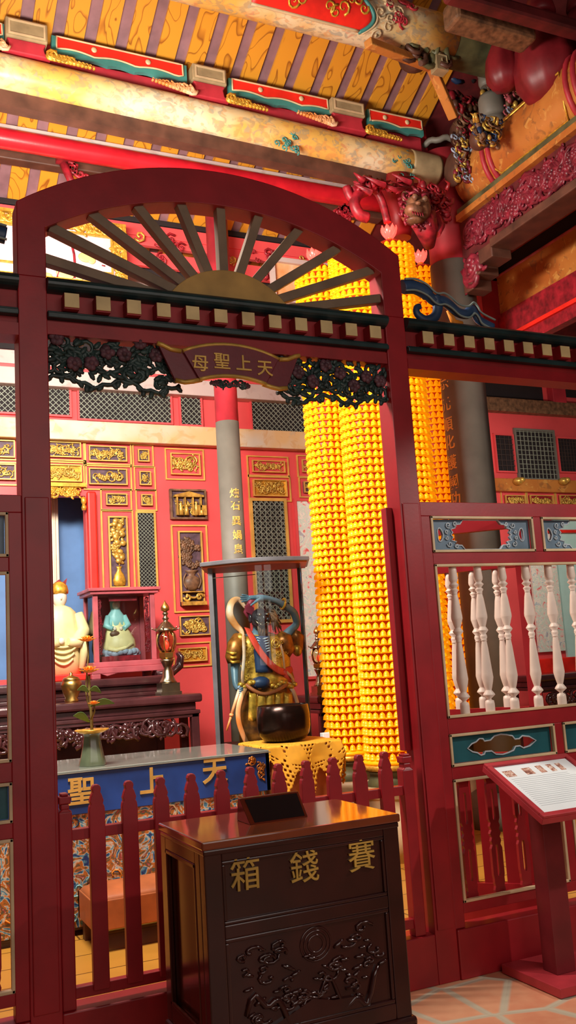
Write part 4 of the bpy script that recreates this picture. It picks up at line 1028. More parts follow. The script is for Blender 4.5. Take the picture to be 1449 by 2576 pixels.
# blue front altar table
XL, XRr, YF, YB, ZT = .72, 2.505, 5.9, 6.72, .962
t = thing('front_altar_table', 'blue altar table with gold characters, painted front and glass top', 'table', ((XL + XRr) / 2, (YF + YB) / 2, 0))
obj('apron_board', MB().box(XL, XRr, YF, YF + .03, .70, .945).box(XL, XL + .03, YF, YB, .70, .945).box(XRr - .03, XRr, YF, YB, .70, .945), M['blue'], t, bevel=.004)
obj('table_top', MB().box(XL - .01, XRr + .01, YF - .01, YB, .945, ZT - .012), M['stone'], t, bevel=.004)
obj('glass_sheet', MB().box(XL, XRr, YF, YB - .01, ZT - .012, ZT), M['tglass'], t, bevel=.003)
obj('table_body', MB().box(XL + .03, XRr - .03, YF + .03, YB - .02, .03, .70), M['dkbrown'], t)
mb = MB().box(XL + .03, XRr - .03, YF + .012, YF + .03, .05, .70); mp = obj('painted_front', mb, M['mural'], t, 'front painted with waves, peonies and clouds')
mb = MB(); rnd = random.Random(8); FF = FR(0, YF + .012, 0)
for i in range(34):
    u = rnd.uniform(XL + .08, XRr - .1); v = rnd.uniform(.1, .66); r = rnd.uniform(.03, .06)
    mb.tube([(u + a, v + b, .002) for a, b in spiral(r, 1.1, 10, rnd.uniform(0, 6.3), rnd.choice((-1, 1)))], [.006 - .0004 * j for j in range(10)], 5, rnd.choice((0, 1, 2, 3)), M=FF)
obj('raised_scrolls', mb, [M['paleteal'], M['trimcream'], M['petal'], M['navy']], mp)
for px, py, ch in ((205, 1989, '聖'), (383, 1962, '上'), (540, 1939, '天')):
    p = at(px, py, YF); m_ = MB(); glyphs(m_, ch, .175, FR(p.x, YF - .003, p.z), .008, .02); obj('character', m_, M['goldframe'], t, 'gold character ' + ch)
mb = MB()
for (px, py) in ((640, 1912), (648, 1930), (655, 1945)):
    p = at(px, py, YF); carve(mb, p.x - .06, p.x + .06, p.z - .04, p.z + .04, FR(0, YF - .003, 0), 0, None, py, 1.3, .1, 0, True, .8)
obj('gold_motif', mb, M['golddk'], t)
obj('leg', MB().box(XL + .05, XL + .15, YF + .04, YF + .14, 0, .05), M['dkbrown'], t); obj('leg', MB().box(XRr - .15, XRr - .05, YF + .04, YF + .14, 0, .05), M['dkbrown'], t)

# kneeler
t = thing('kneeler', 'orange-brown cushioned kneeling stool before the blue table', 'stool', (1.5, 5.66, 0))
mb = MB()
def kn(u, v):
    x = 1.20 + .66 * u; y = 5.46 + .4 * v; e_ = min(min(u, 1 - u) * .66, min(v, 1 - v) * .4); return Vector((x, y, .275 + .055 * (1 - math.exp(-e_ / .05))))
mb.grid(kn, 20, 14, thick=.05); obj('cushion', mb, M['orangewood'], t)
obj('stool_frame', MB().box(1.2, 1.86, 5.46, 5.5, .12, .28).box(1.2, 1.86, 5.82, 5.86, .12, .28).box(1.2, 1.24, 5.46, 5.86, .12, .28).box(1.82, 1.86, 5.46, 5.86, .12, .28), M['orangewood'], t, bevel=.006)
for x in (1.22, 1.78):
    for y in (5.48, 5.78): obj('leg', MB().box(x, x + .06, y, y + .06, 0, .12), M['dkbrown'], t)

# ================================================================== flower vase
vb = at(233, 1912, 6.08); vx, vy = vb.x, 6.08
t = thing('vase', 'jade green flared vase holding orange flowers on the blue table', 'vase', (vx, vy, ZT))
Tv = Matrix.Translation((vx, vy, ZT))
obj('vase_body', MB().lathe([(.082, 0), (.085, .01), (.072, .06), (.058, .13), (.052, .18), (.055, .2), (.062, .205)], 28, M=Tv, lobes=6, amp=.05), M['jade'], t)
obj('saucer_rim', MB().lathe([(.05, .2), (.075, .206), (.108, .222), (.108, .228), (.05, .215)], 28, M=Tv, sx=1, sy=1), M['gold'], t, 'wide gold rim')
mb = MB()
fl = thing('flower_arrangement', 'orange flowers on a tall leafy stem standing in the jade vase', 'flowers', (vx, vy, ZT + .15))
S_ = [Vector((vx + .0, vy, ZT + .15))] + [at(x, y, vy) for x, y in ((230, 1800), (226, 1760), (224, 1720), (222, 1700))]
S2 = [at(228, 1790, vy), at(216, 1740, vy), at(222, 1650, vy), at(218, 1612, vy)]
obj('stalk', MB().tube(smooth(S_, 3), .010, 6).tube(smooth(S2, 3), .005, 6).tube([at(229, 1810, vy - .02), at(238, 1790, vy - .05), at(237, 1772, vy - .07)], .006, 6), M['stem'], fl)
def flower(c, r, flat):
    mb = MB(); rnd = random.Random(int(c.x * 1000))
    for ring_, (rr, zz, k) in enumerate(((r, 0, 14), (r * .72, r * .18, 11), (r * .42, r * .3, 7))):
        for i in range(k):
            a = 2 * PI * i / k + ring_ * .3; R_ = Matrix.Rotation(a, 3, 'Z') @ Matrix.Rotation(-.35 - ring_ * .3, 3, 'Y')
            mb.ell(c + Vector((math.cos(a) * rr * .55, math.sin(a) * rr * .55, zz * flat)), (rr * .5, rr * .17, rr * .05), 7, 4, rot=R_)
    mb.ell(c + Vector((0, 0, r * .2)), r * .28); obj('flower_head', mb, M['petal'], fl)
flower(at(219, 1610, vy), .062, 1); flower(at(224, 1688, vy), .07, 1); flower(at(236, 1770, vy - .07), .04, 1)
for (x, y), (x2, y2), w_ in (((228, 1775), (288, 1768), .035), ((226, 1815), (185, 1800), .04), ((224, 1740), (195, 1735), .03), ((225, 1735), (255, 1742), .03)):
    a, b = at(x, y, vy - .02), at(x2, y2, vy - .04)
    def lf(u, v, a=a, b=b, w_=w_): 
        c_ = a.lerp(b, v); wv = w_ * math.sin(PI * min(.98, v + .02)) ** .8; q = (u - .5) * 2
        return c_ + Vector((0, -q * wv * .5, q * wv * .6 + .02 * math.sin(PI * v) - abs(q) * .004))
    obj('leaf', MB().grid(lf, 4, 8, thick=.002), M['leaf'], fl)
# gold censer on altar table
p = at(182, 1762, 8.02); turned('gold_censer', 'small round lidded gold jar on the altar table, behind the flowers', 'jar', (p.x, 8.05, zt1), [(.055, 0), (.06, .015), (.05, .03), (.075, .09), (.088, .14), (.085, .165), (.07, .18), (.075, .185), (.06, .205), (.03, .215), (.012, .225), (.014, .24), (.0, .255)], M['brass'])

# brass lantern
def lantern(label, x, y, z, H, group=None):
    t = thing('temple_lantern', label, 'lantern', (x, y, z), group); k = H / .86; T_ = Matrix.Translation((x, y, z)) @ Matrix.Scale(k, 4)
    obj('pedestal', MB().box(-.1, .1, -.1, .1, 0, .03, M=T_).box(-.088, .088, -.088, .088, .03, .11, M=T_).lathe([(.09, .11), (.075, .13), (.055, .17), (.05, .22), (.035, .25), (.042, .27), (.06, .31), (.07, .33), (.03, .335)], 20, M=T_), M['silver'], t)
    obj('hexagonal_tray', MB().lathe([(.04, .33), (.075, .35), (.08, .395), (.05, .4)], 6, M=T_, sm=False), M['brass'], t)
    obj('glass_globe', MB().lathe([(.04, .40), (.07, .43), (.09, .5), (.085, .55), (.06, .59), (.045, .60)], 20, M=T_), M['amber'], t)
    obj('bulb', MB().ell((0, 0, .47), (.025, .025, .045), 12, 8, M=T_), M['redglow'], t)
    mb = MB()
    for i in range(6):
        a = 2 * PI * i / 6; mb.tube([(r * math.cos(a), r * math.sin(a), zz) for r, zz in ((.06, .40), (.09, .46), (.096, .52), (.085, .57), (.06, .60))], .006, 5, M=T_)
    obj('cage', mb, M['brass'], t)
    mb = MB().lathe([(.05, .595), (.1, .6), (.105, .61), (.08, .635), (.06, .66), (.04, .685), (.022, .695), (.024, .71), (.035, .72), (.022, .735), (.018, .75), (.028, .765), (.026, .775), (.018, .785)], 20, M=T_)
    for i in range(6):
        a = 2 * PI * i / 6; mb.tube([(r * math.cos(a), r * math.sin(a), zz) for r, zz in ((.08, .63), (.11, .615), (.135, .625), (.14, .64))], .006, 5, M=T_)
    obj('roof', mb, M['silver'], t)
    obj('finial', MB().lathe([(.012, .785), (.04, .80), (.042, .825), (.03, .85), (.012, .875), (.0, .9)], 16, M=T_), M['brass'], t)
p = at(424, 1742, 8.05); lantern('tall brass lantern with amber globe on the altar table', p.x, 8.05, zt1, .80)

# ================================================================== glass cabinet with seated deity
zc0 = zt2; Yc = 8.5
cx0, cx1 = at(236, 1580, Yc).x, at(392, 1580, Yc).x; ztop = at(315, 1478, Yc).z; cd = .42
t = thing('display_cabinet', 'reddish wooden glass cabinet sheltering a seated deity', 'cabinet', ((cx0 + cx1) / 2, Yc + cd / 2, zc0))
mb = MB().box(cx0 - .04, cx1 + .06, Yc - .05, Yc + cd + .04, zc0 + .045, zc0 + .10).box(cx0 - .02, cx1 + .03, Yc - .03, Yc + cd + .02, zc0 + .10, zc0 + .15)
for x in (cx0 - .04, cx1 - .02):
    mb.box(x, x + .08, Yc - .05, Yc + .02, zc0, zc0 + .045).box(x, x + .08, Yc + cd - .03, Yc + cd + .04, zc0, zc0 + .045)
mb.prism([(cx0 + .04, zc0 + .045), (cx0 + .1, zc0 + .02), (cx0 + .2, zc0 + .045)], .0, .02, M=FR(0, Yc - .03, 0)); obj('base', mb, M['cabinet'], t, bevel=.006)
for x in (cx0, cx1 - .045):
    for y in (Yc, Yc + cd - .045): obj('corner_post', MB().box(x, x + .045, y, y + .045, zc0 + .15, ztop - .06), M['cabinet'], t, bevel=.004)
obj('roof', MB().box(cx0 - .03, cx1 + .03, Yc - .03, Yc + cd + .02, ztop - .06, ztop - .03).box(cx0 - .05, cx1 + .05, Yc - .05, Yc + cd + .03, ztop - .03, ztop), M['cabinet'], t, bevel=.006)
obj('back_board', MB().box(cx0 + .02, cx1 - .02, Yc + cd - .02, Yc + cd - .01, zc0 + .15, ztop - .06), M['cabinet'], t)
obj('glass_pane', MB().box(cx0 + .045, cx1 - .045, Yc + .018, Yc + .022, zc0 + .15, ztop - .06), M['glass'], t)
obj('glass_pane', MB().box(cx0 + .018, cx0 + .022, Yc + .045, Yc + cd - .045, zc0 + .15, ztop - .06), M['glass'], t)
mb = MB(); carve(mb, cx0 + .045, cx0 + .09, zc0 + .2, ztop - .08, FR(0, Yc + .05, 0), 0, None, 3, 3, .2, 0, True, .9); carve(mb, cx1 - .09, cx1 - .045, zc0 + .2, ztop - .08, FR(0, Yc + .05, 0), 0, None, 4, 3, .2, 0, True, .9)
mb.box(cx0 + .16, cx1 - .16, Yc + .05, Yc + .06, ztop - .12, ztop - .07); obj('red_hangings', mb, M['redcarve'], t)
sx, sy, sz = (cx0 + cx1) / 2 - .02, Yc + .2, zc0 + .15; hh = at(293, 1502, sy).z - sz
t = thing('seated_deity_statue', 'small seated deity statue in turquoise and cream robes inside the glass cabinet', 'statue', (sx, sy, sz))
obj('statue_base', MB().box(sx - .19, sx + .17, sy - .13, sy + .1, sz, sz + .05), M['redcarve'], t)
mb = MB(); rnd = random.Random(3)
for i in range(22): a = 2 * PI * i / 22; mb.ell((sx + .16 * math.cos(a) + .01, sy + .1 * math.sin(a), sz + .075 + rnd.uniform(-.01, .02)), (.045, .04, .035), 8, 6)
mb.box(sx - .15, sx + .15, sy - .09, sy + .09, sz + .05, sz + .09); obj('rock_seat', mb, M['greyblue'], t)
k = hh
mb = MB(); loft(mb, [(sx, sy - .02, sz + .08, .15, .10), (sx + .005, sy - .03, sz + .14, .155, .105), (sx + .01, sy - .03, sz + .2, .14, .10), (sx, sy - .01, sz + .27, .115, .085), (sx - .01, sy, sz + .34, .09, .06), (sx - .015, sy, sz + .38, .08, .055)], 24, 0, 9, .10)
mb.tube([Vector((sx + a, sy - .1 - .02 * b, sz + .1 + c_)) for a, b, c_ in ((-.12, 0, .02), (-.05, 1, .0), (.03, 1, .02), (.11, 0, .06))], .02, 7); obj('robe', mb, M['cream'], t)
mb = MB(); loft(mb, [(sx - .015, sy, sz + .3, .088, .062), (sx - .015, sy, sz + .38, .088, .06), (sx - .015, sy, sz + k * .70, .085, .055), (sx - .015, sy, sz + k * .78, .05, .04), (sx - .015, sy + .01, sz + k * .82, .045, .042), (sx - .015, sy + .012, sz + k * .93, .05, .048), (sx - .015, sy + .01, sz + k, .02, .02)], 20, 0, 7, .05)
for s in (-1, 1): mb.tube([(sx - .015 + s * .075, sy - .01, sz + k * .70), (sx - .015 + s * .105, sy - .04, sz + k * .55), (sx - .015 + s * .05, sy - .085, sz + k * .50)], [.028, .032, .022], 8)
obj('veil_and_shawl', mb, M['paleteal'], t)
mb = MB().ell((sx - .015, sy - .02, sz + k * .87), (.035, .036, .045), 14, 10).ell((sx - .015, sy - .055, sz + k * .865), (.006, .008, .008), 6, 5)
for s in (-1, 1): mb.ell((sx - .02 + s * .03, sy - .09, sz + k * .5), (.016, .016, .02), 8, 6)
obj('face_and_hands', mb, M['face'], t); obj('draped_sleeve', MB().ell((sx - .05, sy - .09, sz + k * .42), (.05, .02, .03), 10, 6), M['brown'], t)
# cream deity statue at left on a red plinth
Ys = 8.85; b0 = at(165, 1692, Ys); hx_ = at(150, 1530, Ys).x; top_ = at(150, 1462, Ys).z
t = thing('standing_deity_statue', 'large cream and gold deity statue half hidden by the left gate post', 'statue', (hx_, Ys, zt2))
obj('red_plinth', MB().box(hx_ - .35, hx_ + .3, Ys - .2, Ys + .2, zt2, zt2 + .06), M['redbright'], t, bevel=.01)
z0 = zt2 + .06; k = top_ - z0
mb = MB(); loft(mb, [(hx_ + .02, Ys, z0, .17, .12), (hx_ + .02, Ys, z0 + k * .2, .16, .13), (hx_ + .01, Ys, z0 + k * .4, .17, .12), (hx_, Ys, z0 + k * .55, .165, .115), (hx_, Ys, z0 + k * .66, .145, .10), (hx_, Ys, z0 + k * .71, .10, .08), (hx_, Ys, z0 + k * .735, .05, .05)], 32, 0, 11, -.06)
for q in range(4): mb.tube([Vector((hx_ + a * (.13 - .015 * q), Ys - .13 - .02 * (1 - abs(a)), z0 + k * (.34 - .06 * q) - .05 * (1 - a * a))) for a in [-1 + i / 5 for i in range(11)]], .012, 6)
for s in (-1, 1): mb.tube([(hx_ + s * .16, Ys, z0 + k * .64), (hx_ + s * .21, Ys - .03, z0 + k * .45), (hx_ + s * .12, Ys - .13, z0 + k * .33), (hx_ + s * .04, Ys - .16, z0 + k * .34)], [.055, .07, .06, .035], 10)
for s in (-1, 1): mb.tube([(hx_ + s * .19, Ys - .08, z0 + k * .42), (hx_ + s * .2, Ys - .1, z0 + k * .25), (hx_ + s * .17, Ys - .1, z0 + k * .05)], [.03, .04, .03], 8)
obj('robe', mb, M['cream'], t)
obj('face', MB().ell((hx_, Ys - .01, z0 + k * .82), (.068, .07, .095), 18, 14).ell((hx_, Ys - .082, z0 + k * .81), (.01, .014, .018), 8, 6).ell((hx_ - .02, Ys - .155, z0 + k * .35), (.03, .025, .03), 10, 8), M['face'], t)
obj('crown', MB().lathe([(.078, 0), (.082, .03), (.07, .08), (.04, .11), (.0, .12)], 18, M=Matrix.Translation((hx_, Ys, z0 + k * .86)), lobes=6, amp=.06), M['gold'], t)
obj('red_crest', MB().prism([(-.06, 0), (.06, 0), (.075, .07), (.03, .03), (0, .06), (-.04, .03)], -.01, .01, M=FR(hx_, Ys, z0 + k * .95)), M['redcarve'], t)

# ================================================================== guardian statue in a bow-fronted case
Yg = 7.12
cm = at(655, 1640, 7.2).x; cL, cRt = cm - .37, cm + .37; zl = at(650, 1420, 7.0).z; zb = .9
t = thing('statue_case', 'bow-fronted glass case with a grey lid around the guardian statue', 'display case', ((cL + cRt) / 2, 7.2, 0))
def bow(off, lid=False):
    xa, xb = cL - off, cRt + off; n = 14; yb_, yf = 7.42 + off * .5, 6.98 - off
    return [(xb, yb_), (xa, yb_)] + [(xa + (xb - xa) * i / n, yf - (.12 + off * .5) * math.sin(PI * i / n)) for i in range(n + 1)]
obj('lid', MB().prism(bow(.075), zl, zl + .035), M['greylid'], t, bevel=.006); obj('lid_underside', MB().prism(bow(.055), zl - .01, zl), M['orangewood'], t)
obj('case_base', MB().prism(bow(.02), 0, zb), M['dkbrown'], t, bevel=.006)
for x, y in ((cL, 6.99), (cL, 7.40), (cRt - .0, 7.40)): obj('corner_post', MB().box(x - .018, x + .018, y - .018, y + .018, zb, zl), M['greylid'], t)
n = 14; fr_ = [(cL + (cRt - cL) * i / n, 6.98 - .12 * math.sin(PI * i / n)) for i in range(n + 1)]
mb = MB().grid(lambda u, v: Vector((cL + (cRt - cL) * u, 6.98 - .12 * math.sin(PI * u), zb + (zl - zb) * v)), 40, 1, thick=.005); mb.s = [False] * len(mb.s); obj('curved_front_glass', mb, M['glass'], t)
obj('side_glass', MB().box(cL - .002, cL + .002, 7.0, 7.4, zb, zl), M['glass'], t); obj('side_glass', MB().box(cRt - .002, cRt + .002, 6.98, 7.4, zb, zl), M['glass'], t)
mb = MB(); mb.beam((cL, 7.0, zl - .09), ((cL + cRt) / 2, 6.94, zl - .085), .006, .006); obj('support_wire', mb, M['silver'], t)

t.rotation_euler = (0, 0, math.radians(-24)); t.location.y = 7.2
gp = thing('guardian_statue', 'blue-green guardian deity statue in gold armour shading its eyes with one hand', 'statue', (at(665, 1800, Yg).x, Yg, zb))
def g(x, y, d=0.0): return at(x, y, Yg + d)
J = {'pelvis': (g(665, 1745, .02), (.10, .085)), 'belly': (g(662, 1700, -.01), (.105, .09)), 'chest': (g(655, 1640, 0), (.105, .08)), 'neckb': (g(652, 1600, 0), .06), 'neck': (g(651, 1590, -.01), .045), 'head': (g(650, 1556, -.03), (.062, .07)), 'crown': (g(650, 1530, -.02), .055),
     'shR': (g(704, 1612, .02), .05), 'elR': (g(748, 1570, 0), .034), 'elR2': (g(740, 1540, -.03), .036), 'wrR': (g(700, 1514, -.08), .03), 'haR': (g(660, 1502, -.12), .026), 'paR': (g(632, 1503, -.13), (.024, .016)),
     'shL': (g(603, 1612, .02), .05), 'elL': (g(590, 1680, -.02), .038), 'wrL': (g(592, 1722, -.08), .026), 'haL': (g(602, 1736, -.1), .028),
     'hipL': (g(640, 1770, .02), .075), 'knL': (g(640, 1830, -.03), .06), 'anL': (g(640, 1895, .02), .04), 'toL': (g(632, 1905, -.06), .03),
     'hipR': (g(695, 1770, .02), .075), 'knR': (g(705, 1830, -.03), .06), 'anR': (g(705, 1895, .02), .04), 'toR': (g(712, 1905, -.06), .03)}
E_ = [('pelvis', 'belly'), ('belly', 'chest'), ('chest', 'neckb'), ('neckb', 'neck'), ('neck', 'head'), ('head', 'crown'), ('neckb', 'shR'), ('shR', 'elR'), ('elR', 'elR2'), ('elR2', 'wrR'), ('wrR', 'haR'), ('haR', 'paR'), ('neckb', 'shL'), ('shL', 'elL'), ('elL', 'wrL'), ('wrL', 'haL'),
      ('pelvis', 'hipL'), ('hipL', 'knL'), ('knL', 'anL'), ('anL', 'toL'), ('pelvis', 'hipR'), ('hipR', 'knR'), ('knR', 'anR'), ('anR', 'toR')]
for i, (a, b) in enumerate(((608, 1496), (604, 1502), (604, 1508), (607, 1514))):
    J['f%da' % i] = (g(622, 1499 + 4 * i, -.14), .009); J['f%db' % i] = (g(a, b, -.155), .008); E_ += [('paR', 'f%da' % i), ('f%da' % i, 'f%db' % i)]
J['t1'] = (g(640, 1516, -.15), .010); J['t2'] = (g(630, 1524, -.165), .009); E_ += [('haR', 't1'), ('t1', 't2')]
body = skin('body', J, E_, M['skinblue'], gp, 'pelvis')
mb = MB(); hc = g(602, 1738, -.1)
for i in range(4): mb.tube([hc + Vector((.022, -.01, .02 - .016 * i)), hc + Vector((.014, -.032, .02 - .016 * i)), hc + Vector((-.012, -.03, .018 - .016 * i)), hc + Vector((-.016, -.012, .018 - .016 * i))], .009, 6)
mb.tube([hc + Vector((.01, 0, .03)), hc + Vector((-.01, -.03, .035)), hc + Vector((-.022, -.03, .02))], .010, 6); obj('gripping_fingers', mb, M['skinblue'], gp)
# head details
def grow(mb, c, k): mb.v = [tuple(c + (Vector(p) - c) * k) for p in mb.v]
mb = MB(); H_c = g(650, 1556, -.03)
mb.ell(H_c + Vector((0, -.03, -.005)), (.062, .058, .07), 16, 12); mb.ell(H_c + Vector((0, -.09, -.005)), (.016, .02, .022), 8, 6)
for s in (-1, 1):
    mb.ell(H_c + Vector((s * .026, -.078, .022)), (.021, .016, .012), 8, 6); mb.ell(H_c + Vector((s * .065, -.02, .0)), (.012, .02, .03), 8, 6); mb.ell(H_c + Vector((s * .034, -.07, -.012)), (.02, .02, .016), 8, 6)
mb.ell(H_c + Vector((0, -.075, -.045)), (.036, .02, .014), 10, 6); grow(mb, H_c, 1.28); obj('face', mb, M['skindk'], gp, 'dark glossy face')
mb = MB()
for s in (-1, 1): mb.ell(H_c + Vector((s * .026, -.092, .02)), (.010, .006, .008), 8, 6)
mb.tube([H_c + Vector((-.03 + .01 * i, -.094, -.04 - .004 * math.sin(i))) for i in range(7)], .005, 5)
for s in (-1, 1): mb.tube([H_c + Vector((s * .012, -.09, -.03)), H_c + Vector((s * .04, -.085, -.035)), H_c + Vector((s * .055, -.07, -.01))], .006, 5)
grow(mb, H_c, 1.28); obj('eyes_and_teeth', mb, M['silver'], gp)
mb = MB(); rnd = random.Random(11)
for i in range(26):
    a = g(672 + rnd.uniform(-6, 8), 1535 + rnd.uniform(-4, 20), -.02); b = g(695 + rnd.uniform(-10, 14), 1560 + rnd.uniform(-14, 34), -.02 + rnd.uniform(-.05, .05))
    mb.tube([a, a.lerp(b, .5) + Vector((.01, -.03, .01)), b], [.012, .012, .003], 6)
for i in range(14): a = H_c + Vector((rnd.uniform(-.04, .04), -.07, -.05)); mb.tube([a, a + Vector((rnd.uniform(-.01, .01), -.01, -.05)), a + Vector((rnd.uniform(-.02, .02), .0, -.1))], [.01, .008, .002], 5)
obj('mane_and_beard', mb, M['brown'], gp)
obj('cap', MB().tube([g(628, 1560, 0), g(618, 1540, -.02), g(632, 1512, -.02), g(655, 1500, 0), g(680, 1508, 0)], [.012, .02, .026, .03, .02], 9).prism([(-.04, 0), (.02, -.03), (.03, .03), (-.01, .07), (-.045, .05)], -.01, .012, M=FR(g(625, 1540).x, Yg - .04, g(625, 1540).z)), M['maroon'], gp)
p = g(712, 1519, -.07); q = g(717, 1524, -.06); obj('bracelet', MB().tube([p + Vector((.0, 0, .0)) + Vector((.02 * math.cos(a) * .6, .042 * math.sin(a), .042 * math.cos(a))) for a in [2 * PI * i / 16 for i in range(16)]], .009, 6, closed=True), M['gold'], gp)
# torso armour
def sec(y, xl, xr, d=0.0, dep=.095, sc_=1.0): a, b = g(xl, y), g(xr, y); return ((a.x + b.x) / 2, Yg + d, (a.z + b.z) / 2, (b.x - a.x) / 2 * sc_, dep)
mb = MB(); loft(mb, [sec(1725, 604, 742, 0, .13), sec(1705, 606, 738, 0, .125), sec(1680, 612, 730, 0, .115), sec(1650, 604, 728, 0, .11), sec(1620, 596, 722, 0, .10), sec(1603, 606, 708, 0, .085), sec(1595, 628, 682, 0, .05)], 28, 0, 8, .0)
obj('tunic', mb, M['gold'], gp, 'gold tunic'); 
mb = MB(); pz = lambda x, y, d=-.13: g(x, y, d)
for (xa, ya, xb, yb) in ((640, 1605, 655, 1690), (660, 1600, 662, 1690)): pass
mb.grid(lambda u, v: pz(636 + 40 * u + 8 * v, 1600 + 92 * v, -.095 - .03 * math.sin(PI * u) - .02 * v), 6, 10, thick=.01); obj('chest_opening', mb, M['navy'], gp, 'dark blue undershirt with pale stripes')
mb = MB()
for i in range(6): mb.tube([pz(646 + 28 * k_ / 6 + i, 1604 + 6.5 * i + 3 * math.sin(PI * k_ / 6), -.13) for k_ in range(7)], .006, 5)
obj('shirt_stripes', mb, M['paleblue'], gp)
mb = MB(); rnd = random.Random(5)
for (x, y, r) in [(rnd.choice((rnd.uniform(612, 634), rnd.uniform(692, 722))), rnd.uniform(1610, 1715), rnd.uniform(.012, .022)) for _ in range(46)]:
    c_ = pz(x, y, -.11 if 625 < x < 710 else -.085); mb.tube([c_ + Vector((a, 0, b)) for a, b in spiral(r, 1.1, 9, x, 1)], .004, 5)
for i in range(18): x = 606 + 134 * i / 17; c_ = pz(x, 1722 + 6 * math.sin(i * 1.3), -.11); mb.ell(c_, (.03, .03, .022), 8, 5)
obj('tunic_embroidery', mb, M['gold'], gp)
mb = MB(); S_ = smooth([pz(622, 1580, -.05), pz(632, 1600, -.12), pz(655, 1640, -.16), pz(685, 1675, -.17), pz(712, 1690, -.13), pz(735, 1682, -.08)], 4)
mb.tube(S_, [.030] * (len(S_) - 1) + [.02], 8, flat=.25, nrm=(.2, -1, .1)); mb.tube([pz(712, 1690, -.13), pz(728, 1706, -.1), pz(726, 1722, -.1)], [.028, .026, .016], 8, flat=.3, nrm=(0, -1, 0)); obj('red_sash', mb, M['sash'], gp, 'bright orange-red diagonal sash')
mb = MB(); loft(mb, [sec(1890, 606, 752, 0, .15), sec(1850, 604, 750, 0, .15), sec(1800, 604, 744, 0, .145), sec(1760, 612, 735, 0, .13), sec(1728, 620, 725, 0, .11)], 32, 0, 10, -.06); obj('skirt', mb, M['golddk'], gp)
mb = MB()
for i in range(5):
    x = 636 + 22 * i; mb.grid(lambda u, v, x=x: pz(x + 18 * (u - .5) * (1 + .3 * v), 1745 + 70 * v - 14 * (u - .5) ** 2, -.15 - .02 * v - .012 * math.sin(PI * u)), 5, 6, thick=.008)
obj('skirt_scales', mb, M['gold'], gp)
mb = MB().ell(g(655, 1718, -.09), (.085, .07, .055), 18, 12); obj('belly_plate', mb, M['navy'], gp, 'round dark blue belly')
mb = MB().tube(smooth([pz(618, 1722, -.12), pz(640, 1738, -.16), pz(665, 1746, -.17), pz(695, 1738, -.16), pz(722, 1722, -.12)], 4), .016, 8); obj('belt', mb, M['orangewood'], gp)
# sleeves and pauldrons
mb = MB(); mb.tube([g(700, 1606, 0), g(712, 1612, -.03), g(722, 1636, -.03), g(718, 1650, -.02)], [.07, .085, .07, .04], 12).tube([g(735, 1594, 0), g(750, 1604, 0), g(750, 1630, 0), g(742, 1645, 0)], [.05, .052, .045, .03], 10); obj('right_sleeve', mb, M['golddk'], gp)
mb = MB()
for r in (.02, .038): mb.tube([g(694, 1618, -.11) + Vector((r * math.cos(a), 0, r * math.sin(a))) for a in [2 * PI * i / 14 for i in range(14)]], .007, 6, closed=True)
mb.ell(g(748, 1636, -.02), (.04, .04, .05), 12, 9).tube([g(724, 1592, 0), g(742, 1588, -.01), g(755, 1592, 0)], .014, 8); obj('pauldron', mb, M['gold'], gp)
mb = MB(); mb.tube([g(604, 1606, 0), g(592, 1625, -.02), g(585, 1655, -.03), g(586, 1668, -.03)], [.065, .07, .062, .045], 12); obj('left_sleeve', mb, M['golddk'], gp)
mb = MB()
for i in range(3): mb.tube([g(572 + 3 * i, 1640 + 11 * i, -.04) + Vector((.0, 0, 0)), g(585, 1644 + 11 * i, -.10), g(602, 1642 + 11 * i, -.06)], .012, 7)
mb.ell(g(604, 1606, -.02), (.05, .06, .045), 12, 9); obj('arm_bands', mb, M['gold'], gp)
# scarf loops
S_ = smooth([g(618, 1530, .06), g(600, 1508, .05), g(583, 1516, .02), g(578, 1545, 0), g(592, 1572, 0), g(606, 1586, -.02), g(612, 1600, -.08)], 5)
obj('scarf_ribbon', MB().tube(S_, [.012 + .02 * math.sin(PI * i / (len(S_) - 1)) for i in range(len(S_))], 9, flat=.35, nrm=(.5, 1, 0)), M['scarf'], gp)
S_ = smooth([g(612, 1600, -.09), g(614, 1650, -.13), g(610, 1700, -.14), g(612, 1722, -.12)], 5); obj('scarf_ribbon', MB().tube(S_, .014, 8, flat=.4, nrm=(0, 1, 0)), M['scarf'], gp)
S_ = smooth([g(618, 1728, -.12), g(602, 1770, -.15), g(600, 1810, -.15), g(612, 1850, -.14), g(630, 1885, -.13)], 5); obj('scarf_ribbon', MB().tube(S_, [.022] * len(S_), 8, flat=.4, nrm=(0, 1, 0)), M['scarf'], gp)
S_ = smooth([g(725, 1722, -.1), g(738, 1740, -.13), g(748, 1770, -.14), g(752, 1800, -.13)], 5); obj('scarf_ribbon', MB().tube(S_, .018, 8, flat=.4, nrm=(0, 1, 0)), M['scarf'], gp)
S_ = smooth([g(702, 1610, -.1), g(712, 1645, -.12), g(716, 1685, -.12)], 5); obj('scarf_ribbon', MB().tube(S_, .010, 8, flat=.5, nrm=(0, 1, 0)), M['scarf'], gp)
S_ = smooth([g(720, 1690, -.12), g(735, 1705, -.12), g(738, 1722, -.11), g(722, 1718, -.11)], 4); obj('scarf_ribbon', MB().tube(S_, .012, 8, flat=.4, nrm=(0, 1, 0)), M['scarf'], gp)
a, b = g(604, 1728, -.12), g(570, 1838, -.13)
mb = MB().tube([a, a.lerp(b, .62)], .013, 10).tube([a.lerp(b, .62), a.lerp(b, .68)], .017, 10).tube([a.lerp(b, .68), b], [.010, .007], 8); obj('rod', mb, M['scarf'], gp, 'pale wooden rod held downwards')

